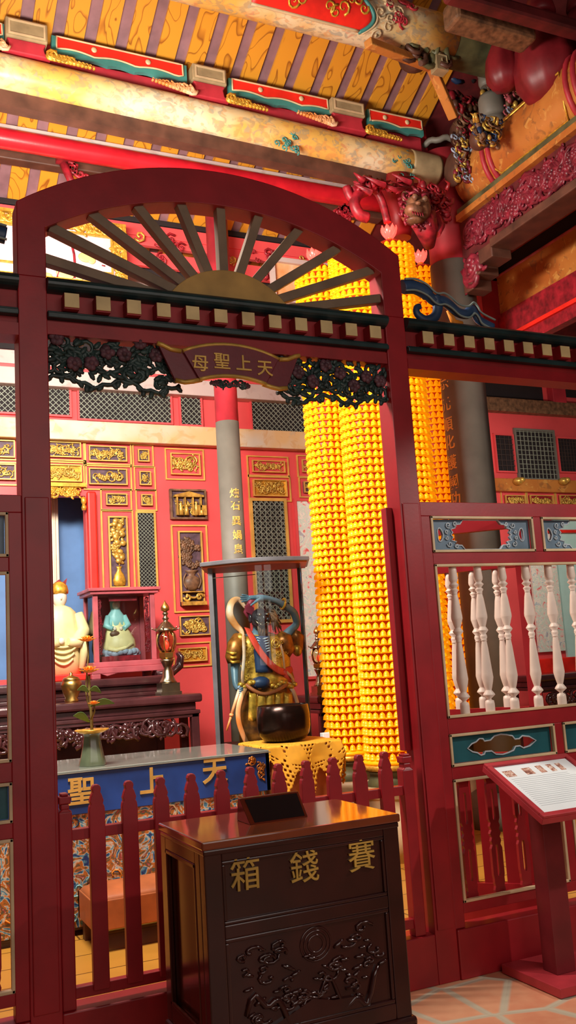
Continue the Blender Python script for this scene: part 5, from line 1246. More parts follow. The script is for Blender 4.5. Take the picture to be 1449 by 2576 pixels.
# crochet-covered stool and singing bowl
sp = at(727, 1868, 6.5); sx, sy, sz = sp.x, 6.5, 1.0; zs = at(720, 1866, 6.5).z
t = thing('cloth_covered_stool', 'stool under a yellow crochet cloth right of the blue table', 'stool', (sx, sy, 0))
obj('stool_body', MB().box(sx - .26, sx + .26, sy - .26, sy + .26, 0, zs - .02), M['orangewood'], t, bevel=.01)
def drape():
    mb = MB(); n = 264; rows = 84; R0 = .04
    P = []
    for j in range(rows + 1):
        row = []
        for i in range(n):
            a = 2 * PI * i / n; s = j / rows * .66; c_, s_ = math.cos(a), math.sin(a); sq = .285 / max(abs(c_), abs(s_)) * (.80 + .2 * max(abs(c_), abs(s_)))
            if s < sq: x, y, z = s * c_, s * s_, 0
            else:
                d = s - sq; f = .02 * math.sin(6 * a) * min(1, d / .1); x, y = (sq + .03 + .14 * d + f) * c_, (sq + .03 + .14 * d + f) * s_; z = -d
            row.append(Vector((sx + x, sy + y, zs + z + .004)))
        P.append(row)
    vs = [p for r in P for p in r]; fs = []
    for j in range(1, rows):
        for i in range(n):
            f_ = j / rows; hang = f_ > .40; a12 = 12 * 2 * PI * i / n; scal = math.cos(a12)
            if f_ > .84 + .13 * scal: continue
            w_ = .75 * math.sin(min(1, max(0, (f_ - .42) / .34)) * PI)
            pine = abs(((a12 / (2 * PI)) % 1) - .5) * 2 < w_
            edge_ = abs(abs(((a12 / (2 * PI)) % 1) - .5) * 2 - w_) < .16
            if hang and not edge_ and not (pine and f_ < .62):
                if pine: hole_ = j % 3 == 1 and i % 3 != 0
                else: hole_ = (j % 4 in (1, 2)) and ((i + (2 if (j // 4) % 2 else 0)) % 4 in (1, 2))
                if hole_: continue
            elif .18 < f_ < .42 and i % 6 == 0 and j % 3: continue
            fs.append((j * n + i, j * n + (i + 1) % n, (j + 1) * n + (i + 1) % n, (j + 1) * n + i))
    mb.add(vs, fs, 0, True); return mb
cloth = obj('crochet_cloth', drape(), M['cloth']); md = cloth.modifiers.new('thickness', 'SOLIDIFY'); md.thickness = .006; md.offset = 1
tag(cloth, 'yellow crochet cloth with scalloped edge hanging over the stool', 'cloth')
Bp = at(716, 1866, sy); bR = .205
mb = MB().lathe([(.12, .0), (.17, .015), (.205, .06), (.217, .12), (.217, .20), (.208, .285), (.198, .29), (.203, .2), (.195, .1), (.14, .03), (.0, .025)], 44, M=Matrix.Translation((Bp.x, sy, zs + .006)) @ Matrix.Scale(.92, 4))
tag(obj('singing_bowl', mb, M['bronze']), 'big dark bronze singing bowl standing on the crochet cloth', 'bowl')
# dark side table, second lantern and white sheet near the towers
x0 = at(800, 1700, 8.3).x; table('dark wooden side table behind the guardian case, left of the lamp towers', x0, x0 + .75, 8.3, 8.9, at(800, 1750, 8.3).z, M['rosewood'], apron=.2)
p = at(812, 1740, 8.5); lantern('dark lantern with a red bulb beside the leftmost lamp tower', p.x, 8.55, at(800, 1750, 8.3).z, .66)
p = at(826, 1960, 6.9); tag(obj('white_post', MB().box(p.x - .03, p.x + .03, 6.88, 6.94, 0, .95), M['paper'], bevel=.004), 'narrow white upright between the stool and the lamp towers', 'post')
x0 = at(1350, 1710, 8.6).x; table('dark carved table seen through the right balusters', x0, x0 + 1.4, 8.6, 9.1, at(1400, 1695, 8.6).z, M['rosewood'], apron=.25)
hb('trim_10', zat(1692, 1400), zat(1655, 1400), at(1330, 1670, YW).x, XB, M['redbright'], YW - .06)

# ================================================================== roof
def rz(y): return 6.6 - .5 * (y - 7.1)
mb = MB(); y0, y1 = 5.2, 9.9
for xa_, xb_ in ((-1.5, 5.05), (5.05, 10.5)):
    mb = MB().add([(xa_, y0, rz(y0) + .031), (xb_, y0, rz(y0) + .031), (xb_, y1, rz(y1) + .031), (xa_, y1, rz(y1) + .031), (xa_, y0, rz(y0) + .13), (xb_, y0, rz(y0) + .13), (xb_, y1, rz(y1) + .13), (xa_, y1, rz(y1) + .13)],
       [(0, 1, 2, 3), (7, 6, 5, 4), (0, 4, 5, 1), (1, 5, 6, 2), (2, 6, 7, 3), (3, 7, 4, 0)]); struct('ceiling' if xa_ < 0 else 'ceiling_right', mb, M['soffit'] if xa_ < 0 else M['darkred'])  # right part coloured darker in place of the shade over there
rf = MB(); ya, yb = 5.6, 9.3
rf.add([(0, ya, rz(ya)), (.16, ya, rz(ya)), (.16, yb, rz(yb)), (0, yb, rz(yb)), (0, ya, rz(ya) + .03), (.16, ya, rz(ya) + .03), (.16, yb, rz(yb) + .03), (0, yb, rz(yb) + .03)],
       [(3, 2, 1, 0), (4, 5, 6, 7), (0, 1, 5, 4), (1, 2, 6, 5), (2, 3, 7, 6), (3, 0, 4, 7)])
r0 = obj('rafter', rf, M['rafter'])
tag(r0, 'yellow-brown flat rafter crossing the roof slope above the painted beam', 'rafter', 'rafters of the roof slope'); zz0 = r0.location.copy()
for k in range(-6, 14):
    o = r0 if k == -6 else r0.copy()
    if o is not r0: COL.objects.link(o)
    o.location = (1.48 + .26 * k + .08, zz0.y, zz0.z)
def xbeam(name, label, cat, x0, x1, y, za, zb_, r, mat, n=24, sq=1.0, parent=None):
    mb = MB().tube([(x0 + (x1 - x0) * i / 12, y, za + (zb_ - za) * i / 12) for i in range(13)], r, n, flat=sq, nrm=(0, 1, 0))
    o = obj(name, mb, mat, parent)
    if parent is None: tag(o, label, cat)
    return o
# painted purlin with its tassel end and lower board
a, b = at(0, 183, 6.9), at(1085, 430, 6.9); za, zb_ = a.z, b.z; k = (zb_ - za) / (b.x - a.x)
t = thing('painted_purlin', 'long round painted cream and gold beam crossing above the gate', 'beam', (2.9, 6.9, 6.0))
xbeam('log', '', '', -.6, 4.98, 6.9, za + k * (-.6 - a.x), za + k * (4.98 - a.x), .147, M['purlin'], parent=t)
xbeam('log_end', '', '', 4.70, 5.02, 6.9, za + k * (4.7 - a.x), za + k * (5.02 - a.x), .150, M['goldstone'], parent=t)
obj('lower_board', MB().add([(-.6, 6.88, 6.02), (4.6, 6.88, 5.86), (4.6, 7.0, 5.86), (-.6, 7.0, 6.02), (-.6, 6.88, 6.14), (4.6, 6.88, 5.99), (4.6, 7.0, 5.99), (-.6, 7.0, 6.14)], [(0, 3, 2, 1), (4, 5, 6, 7), (0, 1, 5, 4), (1, 2, 6, 5), (2, 3, 7, 6), (3, 0, 4, 7)]), M['dkbrown'], t)
mb = MB(); rnd = random.Random(6)
for (px0, px1) in ((690, 760), (990, 1040)):
    for i in range(16):
        px = rnd.uniform(px0, px1); py = 183 + (px) * .2277 + rnd.uniform(-30, 30); p = at(px, py, 6.76 + abs(rnd.uniform(-1, 1)) * .02)
        mb.tube([p + Vector((q * .9, 0, w_)) for q, w_ in spiral(.03, 1.2, 10, px, 1)], .007, 5)
obj('scroll_relief', mb, M['teal'], t)
# block sets and cloud boards riding on the purlin
for (xa, xb, y0, y1, y2, lab) in ((14, 120, 50, 98, 132, 'cream topped red bracket block at the left end of the painted beam'), (485, 570, 166, 206, 242, 'cream topped red bracket block in the middle of the painted beam'), (836, 918, 251, 286, 320, 'cream topped red bracket block near the right end of the painted beam')):
    X0_, X1_, Z0_, Z1_ = rc(xa, y0, xb, y1, 6.78); xm, w = (X0_ + X1_) / 2, (X1_ - X0_) / 2; _, _, Z2_, _ = rc(xa, y1, xb, y2, 6.78)
    t = thing('bracket_block', lab, 'bracket', (xm, 6.9, Z2_))
    obj('cap', MB().box(X0_, X1_, 6.78, 7.02, Z0_, Z1_), M['goldstone'], t, bevel=.012); mb = MB(); ring(mb, X0_ + .02, X1_ - .02, Z0_ + .02, Z1_ - .02, .014, 0, .008, FR(0, 6.78, 0)); obj('cap_edge', mb, M['trimcream'], t)
    mb = MB(); prf = [(X0_ + .01, Z0_), (X0_ + .03, Z0_ - .04), (X0_ + .02, Z2_ + .04), (X0_ - .03, Z2_), (X1_ + .03, Z2_), (X1_ - .02, Z2_ + .04), (X1_ - .03, Z0_ - .04), (X1_ - .01, Z0_)]
    mb.prism(prf, -.18, .0, M=FR(0, 6.80, 0)); obj('block', mb, M['redcol'], t, bevel=.01)
    for s in (-1, 1):
        mb = MB(); c_ = Vector((xm + s * (w + .2), 6.76, Z2_ - .05)); rnd = random.Random(int(xa) + s)
        for i in range(12):
            u = i / 11; p = Vector((xm + s * (w + .02 + .34 * u), 6.76, Z2_ + .01 - .03 * s * u)); r = .045 * (1 - u * .75)
            mb.tube([p + Vector((q, 0, w_)) for q, w_ in spiral(r, 1.1, 9, i * 1.3, s)], r * .3, 5); mb.ell(p + Vector((0, .01, -.01)), (r * 1.1, .02, r * .8), 7, 5)
        obj('carved_wing', mb, M['gold'] if s > 0 else M['scarf'], t)
for (xa, ya, xb, yb, lab) in ((130, 112, 470, 188, 'red cloud-edged board between the left and middle bracket blocks'), (575, 218, 832, 273, 'red cloud-edged board between the middle and right bracket blocks'), (925, 295, 1065, 325, 'red cloud-edged board right of the last bracket block'), (-150, 60, 10, 85, 'red cloud-edged board at the left edge of the picture')):
    p, q = at(xa, ya, 6.84), at(xb, yb, 6.84); h = .085; t = thing('cloud_board', lab, 'board', ((p.x + q.x) / 2, 6.88, min(p.z, q.z) - .1))
    zm = lambda x: p.z + (q.z - p.z) * (x - p.x) / (q.x - p.x); n = 30
    up = [(p.x + (q.x - p.x) * i / n) for i in range(n + 1)]
    mb = MB(); pl = [(x, zm(x) + h) for x in up] + [(x, zm(x) - h + .02 * abs(math.sin((x - p.x) * 14)) ) for x in up[::-1]]; mb.prism(pl, -.04, 0, M=FR(0, 6.84, 0)); obj('board', mb, M['teal'], t)
    pl = [(x, zm(x) + h - .006) for x in up[1:-1]] + [(x, zm(x) - h * .45 + .025 * abs(math.sin((x - p.x) * 9))) for x in up[1:-1][::-1]]
    mb = MB().prism(pl, 0, .006, M=FR(0, 6.84, 0)); obj('red_field', mb, M['redbright'], t)
    mb = MB().tube([(u, v, .008) for u, v in pl], .008, 5, closed=True, M=FR(0, 6.84, 0)); 
    for f in (.3, .7): mb.ell((p.x + (q.x - p.x) * f, 6.83, zm(p.x + (q.x - p.x) * f) + .03), (.025, .012, .025), 8, 6)
    obj('pale_outline', mb, M['trimcream'], t)
    mb = MB().box(p.x, q.x, 6.9, 6.94, min(p.z, q.z) - .3, min(p.z, q.z) - .06); obj('deep_red_board', mb, M['redcol'], t)  # plain deep red plank below the cloud edge
tag(obj('red_board', MB().box(.0, 5.0, 6.96, 7.0, 6.1, 6.62), M['redcarve']), 'dark red plank wall between painted beam and rafters', 'board')
# upper purlin, red cartouche
t = thing('upper_purlin', 'big round beam at the top with a red cartouche and gold scrolls', 'beam', (4, 6.05, 6.5)); UZ, UR = 6.83, .21
xbeam('log', '', '', -.5, 4.66, 6.05, UZ, UZ, UR, M['purlin'], parent=t)
xbeam('log_end', '', '', 4.4, 7.4, 6.05, UZ, UZ, UR - .004, M['olive'], parent=t)
xa, xb = at(640, 20, 5.9).x, at(912, 80, 5.9).x
mb = MB(); rows = 20
mb.grid(lambda u, v: Vector((xa + (xb - xa + .10 * abs(math.sin((v * 2.0) * PI)) * (1 if u > .5 else -1)) * u, 6.05 + (UR + .004) * math.cos(PI * (.62 + .76 * v)) , UZ + (UR + .004) * math.sin(PI * (.62 + .76 * v)))), 20, 20, thick=.004)
obj('cartouche', mb, M['redbright'], t)
def onp(x, a_, d=.0): return Vector((x, 6.05 + (UR + .008 + d) * math.cos(a_), UZ + (UR + .008 + d) * math.sin(a_)))
mb = MB()
edge = [onp(xb + .10 * abs(math.sin(2 * PI * v)) , PI * (.62 + .76 * v)) for v in [i / 30 for i in range(31)]]
mb.tube(edge, .018, 6); mb.tube([p + Vector((.03, 0, 0)) for p in edge], .012, 6, 1)
mb.tube([onp(xa + (xb - xa) * i / 20, PI * 1.36) for i in range(21)], .014, 6, 1)
rnd = random.Random(21)
for i in range(18):
    x = xa - .1 + (xb - xa + .1) * i / 17; an = PI * (1.12 + .2 * math.sin(i * 1.1) * .5); r = rnd.uniform(.035, .06); c_ = onp(x, an)
    mb.tube([onp(x + q, an + w_ / UR) for q, w_ in spiral(r, 1.2, 12, rnd.uniform(0, 6), rnd.choice((-1, 1)))], [.013 - .0008 * j for j in range(12)], 5, 2)
obj('painted_scrolls', mb, [M['teal'], M['trimcream'], M['gold']], t)
mb = MB(); rnd = random.Random(22)
for i in range(16):
    x = xb + .14 + .35 * rnd.random(); an = PI * rnd.uniform(.8, 1.35); mb.tube([onp(x + q, an + w_ / UR) for q, w_ in spiral(.05, 1.2, 12, rnd.uniform(0, 6), rnd.choice((-1, 1)))], .010, 5, i % 2)
obj('end_scrolls', mb, [M['redcol'], M['trimcream']], t)
for i in range(34): pass
# red purlin and its boards
a, b = at(0, 347, 7.6), at(470, 428, 7.6); k = (b.z - a.z) / (b.x - a.x)
xbeam('red_purlin', 'plain round glossy red beam behind and below the painted beam', 'beam', -.5, 5.0, 7.6, a.z + k * (-.5 - a.x), a.z + k * (5.0 - a.x), .088, M['redpurlin'])
mb = MB().box(-.5, 4.9, 7.62, 7.66, a.z + .06, a.z + .15); tag(obj('painted_fillet', mb, M['greyband']), 'thin pale painted strip lying along the top of the plain red beam', 'strip')
a, b = at(0, 390, 7.9), at(300, 435, 7.9); tag(obj('dark_beam', MB().box(-.5, 5.0, 7.86, 7.98, (a.z + b.z) / 2 - .05, (a.z + b.z) / 2 + .09), M['dkbrown'], bevel=.01), 'dark brown square beam just behind the plain red beam', 'beam')
p = at(165, 395, 7.75); mb = MB(); mb.box(p.x - .07, p.x + .08, 7.72, 7.86, p.z - .02, p.z + .09)
c_ = at(160, 412, 7.72)
for i in range(10): u = i / 9; q = c_ + Vector((.05 + .42 * u, 0, -.02 - .22 * u)); mb.tube([q + Vector((m_, 0, n_)) for m_, n_ in spiral(.055, 1.0, 9, i, 1)], .015, 5)
mb.tube([c_, c_ + Vector((.06, 0, -.15)), c_ + Vector((.2, 0, -.3)), c_ + Vector((.42, 0, -.34))], [.04, .035, .03, .02], 7); tag(obj('corbel', mb, M['redcarve']), 'red pierced corbel under the dark beam above the gate arch', 'corbel')
# inner row of boards at y = 8.35
YI = 8.35
def px_board(name, label, cat, x, y0, y1, mat, X0_=-.5, X1_=5.6, dy=0.0, th=.06):
    za_, zb2 = at(x, y1, YI + dy).z, at(x, y0, YI + dy).z; return tag(obj(name, MB().box(X0_, X1_, YI + dy, YI + dy + th, za_, zb2), mat, bevel=.006), label, cat)
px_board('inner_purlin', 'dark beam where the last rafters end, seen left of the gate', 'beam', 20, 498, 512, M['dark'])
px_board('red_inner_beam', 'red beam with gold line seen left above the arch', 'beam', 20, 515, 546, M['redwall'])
px_board('gap_shade_strip', 'dark strip painting in the shaded gap behind the upper spokes', 'board', 400, 560, 585, M['dark'], dy=.1)  # near-black strip put in for the shade between the beams
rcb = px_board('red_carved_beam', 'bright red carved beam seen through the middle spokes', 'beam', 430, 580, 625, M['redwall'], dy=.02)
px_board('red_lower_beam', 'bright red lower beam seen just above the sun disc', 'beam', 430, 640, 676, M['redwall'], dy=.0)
px_board('lower_gap_shade', 'dark strip painting in the shaded gap just above the sun disc', 'board', 430, 676, 700, M['dark'], dy=.1)  # stands for the dark unlit line under the red beam
px_board('pale_head_board', 'pale pinkish head board behind the carved frieze', 'board', 430, 705, 820, M['greyband'], dy=.5, X1_=4.5)
mb = MB(); rnd = random.Random(9)
for i in range(60):
    x = rnd.uniform(1.9, 5.2); p = at(430, 652, YI - .04); z = p.z + rnd.uniform(-.05, .22); r = rnd.uniform(.03, .06)
    mb.tube([(x + q, YI - .03, z + w_) for q, w_ in spiral(r, 1.2, 9, rnd.uniform(0, 6), 1)], r * .22, 5, i % 3 == 0)
obj('scroll_carving', mb, [M['redcarve'], M['gilt']], rcb)
# gold framed hanging board
Yh = 8.15; X0_, X1_, Z0_, Z1_ = rc(-60, 575, 316, 722, Yh); p = at(200, 560, Yh); Z1_ = at(250, 562, Yh).z; Z0_ = at(250, 722, Yh).z
t = thing('hanging_board', 'pale pink painted board in a carved gold frame behind the gate spokes', 'board', ((X0_ + X1_) / 2, Yh, Z0_))
obj('board', MB().box(X0_, X1_, Yh, Yh + .03, Z0_, Z1_), M['face'] if False else paint('pink_board', (236, 190, 190), .45, var=.05), t)
mb = MB(); ring(mb, X0_, X1_, Z0_, Z1_, .03, 0, .05, FR(0, Yh, 0)); ring(mb, X0_ + .13, X1_ - .13, Z0_ + .13, Z1_ - .13, .014, 0, .03, FR(0, Yh, 0))
for q in ((X0_, X1_, Z1_ - .14, Z1_), (X1_ - .14, X1_, Z0_, Z1_), (X0_, X0_ + .14, Z0_, Z1_)): carve(mb, *q, FR(0, Yh, 0), 0, None, 41, 4, .2, .02, True, .9)
obj('gold_frame', mb, M['gold'], t)
mb = MB(); FF = FR(0, Yh, 0); P_ = lambda x, y: (at(x, y, Yh).x, at(x, y, Yh).z, .006)
mb.tube([P_(180, 615), P_(186, 640), P_(188, 665), P_(187, 700)], .012, 6, M=FF); mb.tube([P_(142, 700), P_(150, 680), P_(158, 668)], .008, 5, M=FF)
for (x, y) in ((252, 652), (256, 668), (252, 640)): mb.tube([P_(x, y), P_(x + 8, y + 2)], .006, 5, M=FF)
obj('brush_strokes', mb, M['redcarve'], t)
mb = MB()
for (x, y, r, s) in ((215, 648, .07, .05), (165, 688, .09, .07), (200, 690, .06, .06), (118, 694, .05, .03), (230, 655, .04, .04)): mb.ell(P_(x, y), (r, s, .008), 12, 6, M=FF)
obj('painted_blooms', mb, paint('yellow_paint', (250, 210, 130), .5, var=.1), t)
X0_, X1_, Z0_, Z1_ = rc(690, 665, 760, 740, Yh); t = thing('small_framed_board', 'small white-framed board behind the right-hand spokes', 'board', ((X0_ + X1_) / 2, Yh, Z0_))
obj('board', MB().box(X0_, X1_ + .3, Yh, Yh + .03, Z0_ - .1, Z1_), M['scarf'], t); mb = MB(); ring(mb, X0_ - .05, X1_ + .3, Z0_ - .1, Z1_ + .05, .05, 0, .04, FR(0, Yh, 0)); obj('frame', mb, M['greyband'], t)

# ================================================================== upper right timberwork
lt = thing('side_lintel', 'fat painted beam with red bands running from the stone column towards the viewer', 'lintel', (5.25, 5.2, 5.1))
mb = MB(); pts = [(5.27, y, 5.93) for y in [6.72 - .28 * i for i in range(13)]]
mb.tube(pts, [.17, .21] + [.225] * 9 + [.21, .2], 20, flat=1.25, nrm=(0, 0, 1)); obj('round_beam', mb, M['lintel'], lt)
mb = MB()
for y in (6.25, 6.17, 5.15, 5.06, 4.0): mb.tube([(5.27 + .232 * math.cos(a), y + .05 * math.cos(a), 5.93 + .29 * math.sin(a)) for a in [2 * PI * i / 24 for i in range(24)]], .025, 6, closed=True)
obj('red_bands', mb, M['redcol'], lt)
for (y0, y1) in ((6.08, 5.22),): 
    mb = MB(); mb.tube([(5.27 + .236 * math.cos(a), y, 5.93 + .29 * math.sin(a)) for a, y in [(PI * 1.32, y0), (PI * 1.32, y1), (PI * 1.2, y1 - .04), (PI * .85, y1 - .04), (PI * .85, y0 + .05), (PI * 1.2, y0 + .05)]], .010, 6, closed=True); obj('gold_outline', mb, M['gold'], lt)
obj('lower_board', MB().box(5.12, 5.42, 3.4, 6.75, 5.60, 5.66), M['olive'], lt)
mb = MB().box(5.10, 5.40, 3.4, 6.75, 5.54, 5.60); obj('orange_fillet', mb, M['lintel'], lt)
LX = Matrix(((0, 0, -1, 5.16), (-1, 0, 0, 0), (0, 1, 0, 0), (0, 0, 0, 1)))      # (u,v,w) -> (-w, -u, v)
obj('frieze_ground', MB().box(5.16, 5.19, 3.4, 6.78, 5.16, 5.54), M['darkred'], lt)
mb = MB(); carve(mb, -6.76, -3.4, 5.18, 5.53, LX, 0, None, 15, 4.5, .2, .01, True, .5)
for i in range(12): mb.tube([(-6.6 + .28 * i + a, 5.36 + b, .02) for a, b in spiral(.13, 1.5, 16, i, (-1) ** i)], [.018 - .0008 * j for j in range(16)], 6, M=LX)
obj('frieze_carving', mb, M['maroonwood'], lt)
mb = MB().box(5.10, 5.36, 3.4, 6.3, 5.08, 5.16)
for i, (a, b, z) in enumerate(((6.3, 6.5, 5.0), (6.5, 6.68, 4.92), (6.62, 6.76, 4.82))): mb.box(5.12, 5.34, a, b, z, z + .14)
obj('stepped_board', mb, M['dkbrown'], lt, bevel=.01)
mb = MB(); carve(mb, -6.78, -6.45, 4.8, 5.2, LX, 0, None, 16, 3.5, .2, .02, True, .8); obj('end_carving', mb, M['maroonwood'], lt)
# right-hand panelled side wall of the upper storey
XP = 6.0; z = lambda x, y: atx(x, y, XP).z
w1 = thing('panelled_side_wall', 'brown panelled board with a long dark slot at the upper right', 'panel', (XP, 6.2, z(1252, 815)))
ye, yn = 7.55, 4.6
zb1, zb2, zb3, zb4 = z(1252, 800), z(1262, 690), z(1262, 648), z(1250, 630)
obj('panel_board', MB().box(XP, XP + .04, yn, ye - .1, zb1, zb2), M['lintel'], w1)
obj('dark_slot', MB().box(XP + .03, XP + .06, yn, ye - .12, zb2, zb3), M['dark'], w1)
mb = MB().box(XP - .02, XP + .05, yn, ye, zb3, zb4 + .12).box(XP - .02, XP + .05, ye - .12, ye, zb1, zb4).box(XP - .01, XP + .05, yn, ye, zb2 - .015, zb2 + .015); obj('frame', mb, M['cabinet'], w1, bevel=.01)
obj('lower_rail', MB().box(XP - .04, XP + .06, yn, ye, zb1 - .42, zb1), M['redcarve'], w1); obj('red_fillet', MB().box(XP - .07, XP - .02, yn, ye, zb1 - .3, zb1 - .26), M['redbright'], w1)
obj('corner_post', MB().box(XP - .22, XP + .0, ye - .2, ye, zb1 - .45, zb4 + .15), M['gate'], w1)
p, q = at(1285, 552, 7.0), at(1449, 482, 5.9); mb = MB().tube([p, p.lerp(q, .5) + Vector((0, 0, -.03)), q, q + (q - p)], [.10, .13, .14, .14], 16); tag(obj('pale_painted_beam', mb, M['purlin']), 'pale gold and silver painted beam end under the right lintel', 'beam')
# struts and roof carpentry above the column
def strut(pts, w, label, mat):
    mb = MB(); P_ = [at(x, y, Y) for x, y, Y in pts]
    for a_, b_ in zip(P_, P_[1:]): mb.beam(a_, b_ + (b_ - a_).normalized() * w * .3, w, w * .8)
    return tag(obj('strut', mb, mat, bevel=.008), label, 'strut')
strut([(925, 108, 5.9), (1085, 168, 6.1), (1138, 290, 6.3)], .085, 'bent orange-red strut running down to the column head', M['lintel'])
mb = MB(); p = at(1105, 162, 6.0); mb.box(p.x - .06, p.x + .06, 5.95, 6.05, p.z - .08, p.z + .08); mb.tube([p + Vector((a, -.06, b)) for a, b in ((-.04, .05), (.04, .05), (.04, -.02), (-.01, -.02), (-.01, .02))], .009, 5); tag(obj('key_pattern_block', mb, M['goldstone'], bevel=.006), 'small pale block with a key pattern above the bent strut', 'block')
def clump(name, label, cat, x0, y0, x1, y1, Y, depth, mats, n, seed, r=.06, parent=None):
    X0_, X1_, Z0_, Z1_ = rc(x0, y0, x1, y1, Y); rnd = random.Random(seed); mb = MB()
    mb.ell(((X0_ + X1_) / 2, Y + depth / 2 + .03, (Z0_ + Z1_) / 2), ((X1_ - X0_) * .3, depth / 2, (Z1_ - Z0_) * .42), 12, 8, len(mats))
    for i in range(n):
        c_ = Vector((rnd.uniform(X0_, X1_), Y + rnd.uniform(-.04, .05), rnd.uniform(Z0_, Z1_))); rr = r * rnd.uniform(.6, 1.2); m_ = rnd.randrange(len(mats)); k_ = rnd.random()
        if k_ < .55: mb.tube([c_ + Vector((a * 1, .3 * b, b)) for a, b in spiral(rr, 1.2, 10, rnd.uniform(0, 6), rnd.choice((-1, 1)))], [rr * .28 * (1 - .06 * j) for j in range(10)], 6, m_)
        elif k_ < .8: mb.ell(c_, (rr * .6, rr * .5, rr * .8), 8, 6, m_)
        else: mb.tube([c_, c_ + Vector((rnd.uniform(-1, 1) * rr, -.03, rr)), c_ + Vector((rnd.uniform(-1, 1) * rr, 0, rr * 1.8))], [rr * .4, rr * .3, .004], 6, m_)
    o = obj(name, mb, list(mats) + [M['dkbrown']], parent)
    if parent is None: tag(o, label, cat)
    return o
clump('roof_carving', 'brown carved foliage beside the red upper shaft of the stone column', 'carving', 1150, 265, 1230, 350, 6.5, .3, [M['brown'], M['dkbrown'], M['redcarve']], 110, 1, .05)
clump('roof_carving', 'pale and gold carved figures just right of the red upper shaft', 'carving', 1148, 350, 1195, 450, 6.45, .3, [M['gilt'], M['greyblue'], M['brown'], M['maroonwood']], 110, 2, .038)
clump('roof_carving', 'gold carved figures between the red pumpkin struts and the fat lintel', 'carving', 1275, 205, 1345, 320, 5.9, .3, [M['gilt'], M['brown'], M['cabinet'], M['greyblue']], 120, 3, .042)
clump('roof_carving', 'dark olive carved cluster under the upper beam end', 'carving', 1010, 75, 1130, 150, 6.0, .3, [M['olive'], M['dkbrown']], 50, 4, .08)
clump('roof_carving', 'dark maroon carved foliage between the bent strut and the column head', 'carving', 1120, 205, 1200, 275, 6.7, .3, [M['darkred'], M['dkbrown'], M['redcarve']], 60, 12, .07)
clump('roof_carving', 'brown and silver carved figures hanging over the thick end of the fat lintel', 'carving', 1196, 300, 1262, 360, 5.8, .2, [M['brown'], M['gilt'], M['navy']], 90, 13, .04)
clump('roof_carving', 'dark carved clouds above the grey-green roof blocks', 'carving', 1180, 90, 1250, 160, 6.5, .3, [M['dark'], M['dkbrown'], M['darkred']], 50, 14, .08)
clump('roof_carving', 'gilded carving under the smaller pumpkin strut', 'carving', 1215, 225, 1290, 290, 6.2, .2, [M['brown'], M['gilt'], M['dkbrown']], 90, 15, .042)
clump('roof_carving', 'dim carved cluster deep in the roof corner', 'carving', 1130, 90, 1200, 210, 6.6, .3, [M['dkbrown'], M['navy'], M['dark']], 40, 5, .09)
for (px, py, Y, w, h, lab, kk) in ((1265, 165, 5.7, .15, .46, 'smaller dark red pumpkin-shaped roof strut', 0), (1372, 150, 5.4, .26, .78, 'largest dark red pumpkin-shaped roof strut', 1), (1462, 110, 5.3, .18, .6, 'dark red pumpkin-shaped roof strut cut by the right edge', 2)):
    p = at(px, py, Y); t = thing('pumpkin_strut', lab, 'strut', (p.x, Y, p.z - h / 2))
    obj('gourd', MB().lathe([(w * .25, 0), (w * .7, h * .06), (w * .98, h * .22), (w, h * .4), (w * .9, h * .65), (w * .65, h * .85), (w * .4, h)], 28, M=Matrix.Translation((p.x, Y, p.z - h / 2)), lobes=8, amp=.05), M['gourd'], t)
    mb = MB().lathe([(w * .4, h), (w * .5, h * 1.03), (w * .45, h * 1.12), (w * .3, h * 1.3)], 20, M=Matrix.Translation((p.x, Y, p.z - h / 2))); obj('neck', mb, M['gourd'], t)
for (px, py, Y, w, h, lab) in ((1222, 188, 6.2, .075, .26, 'small grey-green roof block, upper of two'), (1240, 290, 6.1, .12, .36, 'larger grey-green banded roof block, lower of two')):
    p = at(px, py, Y); mb = MB().lathe([(w * .8, 0), (w, h * .15), (w, h * .35), (w * .85, h * .4), (w, h * .45), (w, h * .9), (w * .9, h)], 20, M=Matrix.Translation((p.x, Y, p.z - h / 2))); tag(obj('roof_block', mb, M['stone']), lab, 'block')
p = at(1235, 345, 6.05); mb = MB().ell(p, (.2, .14, .08), 20, 12); tag(obj('lotus_bearing', mb, M['navy']), 'dark blue flattened bearing on top of the fat lintel', 'bearing')
p = at(1262, 135, 5.8); mb = MB().ell(at(1255, 150, 5.85), (.07, .07, .16), 14, 10, 0).tube([at(1240, 80, 5.7), at(1272, 110, 5.65), at(1290, 150, 5.65)], [.04, .05, .03], 8, 1); tag(obj('painted_bud', mb, [M['teal'], M['orangewood']]), 'green and orange painted bud beside the red pumpkin struts', 'carving')
for (pa, pb, Y, h, lab, m_) in (((1158, 40), (1330, 92), 5.2, .2, 'tan cartouche beam in the upper right corner', 'brown'), ((1150, -10), (1400, 60), 5.0, .12, 'dark red beam in the upper right corner, above the tan one', 'darkred')):
    a_, b_ = at(*pa, Y), at(*pb, Y); mb = MB().beam((a_.x - .1, Y, a_.z), (b_.x + (1.5 if m_ == 'darkred' else 0), Y, a_.z + (b_.z - a_.z) * 1.0), h, h, up=Vector((0, 1, 0))); tag(obj('corner_beam', mb, M[m_], bevel=.03), lab, 'beam')
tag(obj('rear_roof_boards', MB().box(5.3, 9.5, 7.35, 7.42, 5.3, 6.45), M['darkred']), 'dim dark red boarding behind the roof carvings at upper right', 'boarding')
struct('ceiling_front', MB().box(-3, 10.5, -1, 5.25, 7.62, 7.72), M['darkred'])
hb('trim_11', 5.0, 6.0, XA - .3, XB, M['redcarve'], YW - .2)

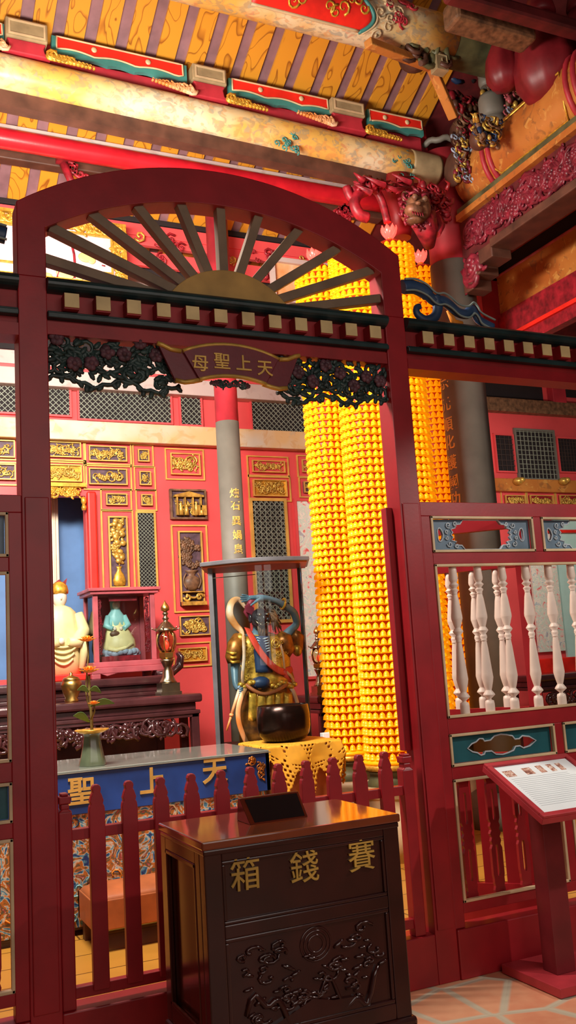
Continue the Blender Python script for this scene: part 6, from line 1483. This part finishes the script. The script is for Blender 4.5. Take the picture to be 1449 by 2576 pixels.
# carved lion bracket on the column head, with scroll arm
lb = thing('lion_bracket', 'dark red carved lion bracket projecting from the column above the lotus lamps', 'bracket', (at(1060, 520, 6.6).x, 6.6, at(1060, 600, 6.6).z))
clump('mane', '', '', 1050, 470, 1125, 545, 6.5, .2, [M['redcarve'], M['gate']], 70, 8, .055, lb)
mb = MB(); c_ = at(1045, 530, 6.45); mb.ell(c_, (.14, .14, .13), 16, 12).ell(c_ + Vector((-.07, -.08, -.05)), (.09, .08, .06), 12, 8).ell(c_ + Vector((-.06, -.06, -.13)), (.075, .06, .03), 12, 8)
for s in (-1, 1): mb.ell(c_ + Vector((-.03 + s * .05, -.13, .05)), (.03, .03, .03), 10, 8); mb.ell(c_ + Vector((s * .11, -.02, .1)), (.035, .02, .06), 8, 6)
mb.ell(c_ + Vector((-.07, -.155, -.02)), (.03, .025, .02), 8, 6); obj('head', mb, M['brown'], lb)
mb = MB()
for i in range(26):
    a = PI * 2 * i / 26; q = c_ + Vector((.14 * math.cos(a), -.02 - .03 * math.sin(i * 2.1), .14 * math.sin(a))); mb.tube([q + Vector((u, 0, v)) for u, v in spiral(.04, 1.1, 9, a, (-1) ** i)], .012, 6)
obj('face_curls', mb, M['maroonwood'], lb)
mb = MB()
for s in (-1, 1): mb.tube([c_ + Vector((-.03 + s * .015, -.14, .07)), c_ + Vector((-.03 + s * .06, -.14, .095)), c_ + Vector((-.03 + s * .10, -.11, .08))], .014, 6)
for i in range(5): mb.tube([c_ + Vector((-.12 + .025 * i, -.13, -.09)), c_ + Vector((-.12 + .025 * i, -.14, -.125))], [.008, .003], 5)
obj('brows_and_teeth', mb, M['maroonwood'], lb)
mb = MB(); mb.tube([at(1062, 545, 6.5), at(1075, 585, 6.5), at(1080, 620, 6.6)], [.13, .10, .05], 10).tube([at(1090, 540, 6.5), at(1108, 570, 6.5), at(1100, 590, 6.45)], [.06, .045, .03], 8); obj('body', mb, M['redcarve'], lb)
sa = thing('scroll_bracket', 'red carved scroll bracket left of the lion, under the painted beam end', 'bracket', (at(950, 520, 6.7).x, 6.7, at(950, 600, 6.7).z))
mb = MB(); mb.tube([at(1000, 452, 6.92), at(1000, 490, 6.92), at(1005, 545, 6.92), at(1010, 600, 6.92)], [.15, .17, .13, .09], 16); obj('corbel_core', mb, M['gate'], sa)
mb = MB(); mb.tube(smooth([at(975, 560, 6.6), at(962, 510, 6.6), at(945, 480, 6.6), at(915, 470, 6.6), at(885, 480, 6.6)], 4), .035, 8).tube(smooth([at(925, 478, 6.58), at(900, 490, 6.58), at(892, 515, 6.58), at(905, 540, 6.58), at(925, 548, 6.58)], 4), [.05] * 17, 8)
mb.tube(smooth([at(872, 470, 6.6), at(878, 490, 6.6), at(885, 500, 6.6)], 3), .04, 8)
for i in range(26):
    rnd = random.Random(i); q = at(890 + rnd.uniform(0, 120), 455 + rnd.uniform(-10, 22), 6.55 + rnd.uniform(-.05, .05)); mb.tube([q, q + Vector((rnd.uniform(-.08, .08), -.04, -.05)), q + Vector((rnd.uniform(-.14, .14), -.02, .02))], [.035, .03, .006], 7)
for i in range(18): rnd = random.Random(i + 50); q = at(848 + rnd.uniform(0, 40), 535 + rnd.uniform(-12, 16), 6.7); mb.tube([q + Vector((a, 0, b)) for a, b in spiral(.05, 1.1, 9, i, 1)], .014, 5)
obj('scroll_arm', mb, M['redcarve'], sa)

# ================================================================== lights
def area(name, loc, tgt, size, power, col=(1, 1, 1), sy_=None):
    l = bpy.data.lights.new(name, 'AREA'); l.energy = power; l.color = col; l.size = size
    if sy_: l.shape = 'RECTANGLE'; l.size_y = sy_
    o = bpy.data.objects.new(name, l); COL.objects.link(o); o.location = loc
    o.rotation_euler = (Vector(tgt) - Vector(loc)).to_track_quat('-Z', 'Y').to_euler(); return o
def spot(name, loc, tgt, power, ang, col=(1, 1, 1), r=.06):
    l = bpy.data.lights.new(name, 'SPOT'); l.energy = power; l.color = col; l.spot_size = math.radians(ang); l.spot_blend = .5; l.shadow_soft_size = r
    o = bpy.data.objects.new(name, l); COL.objects.link(o); o.location = loc
    o.rotation_euler = (Vector(tgt) - Vector(loc)).to_track_quat('-Z', 'Y').to_euler(); return o
def point(name, loc, power, col, r=.1):
    l = bpy.data.lights.new(name, 'POINT'); l.energy = power; l.color = col; l.shadow_soft_size = r
    o = bpy.data.objects.new(name, l); COL.objects.link(o); o.location = loc; return o
warm = (1.0, .84, .66)
area('shrine_ceiling_lamp', (.6, 4.9, 4.4), (3.0, 9.4, 2.1), 1.8, 440, (1, .9, .8), .5)
spot('added_statue_fill', (2.0, 4.9, 3.4), (2.85, 7.1, 1.5), 110, 34, (1, .9, .78), .12)  # added fill light, no such lamp in the hall; brightens the cased statue
area('shrine_lamp_left', (.4, 7.6, 4.2), (2.2, 9.4, 1.6), .8, 34, (1, .92, .84), .8)
area('shrine_lamp_right', (6.8, 7.2, 3.6), (8, 9.4, 2.0), .8, 36, (1, .88, .78), .5)
area('roof_uplight', (.7, 4.9, 4.4), (1.2, 7.3, 6.6), 1.4, 46, warm, .3)
spot('side_spot', (4.6, 1.2, 3.6), (3.2, 3.9, .8), 230, 58, (1, .93, .85), .05)
area('courtyard_light', (1.4, -2.6, 3.4), (1.8, 4, 1.5), 5.5, 125, (1, .86, .78), 4.0)
point('lotus_glow', (4.1, 6.2, 5.3), 3, (1, .2, .15), .1)
w = bpy.data.worlds.new('world'); sc.world = w; w.use_nodes = True
w.node_tree.nodes['Background'].inputs[0].default_value = (1, .8, .68, 1); w.node_tree.nodes['Background'].inputs[1].default_value = .035

sc.view_settings.view_transform = 'Standard'; sc.view_settings.look = 'None'; sc.view_settings.gamma = 1; sc.view_settings.exposure = 0
sc.view_settings.use_curve_mapping = False
sc.cycles.use_denoising = True; sc.cycles.max_bounces = 8; sc.cycles.transparent_max_bounces = 10; sc.cycles.sample_clamp_indirect = 6; sc.cycles.caustics_reflective = False; sc.cycles.caustics_refractive = False
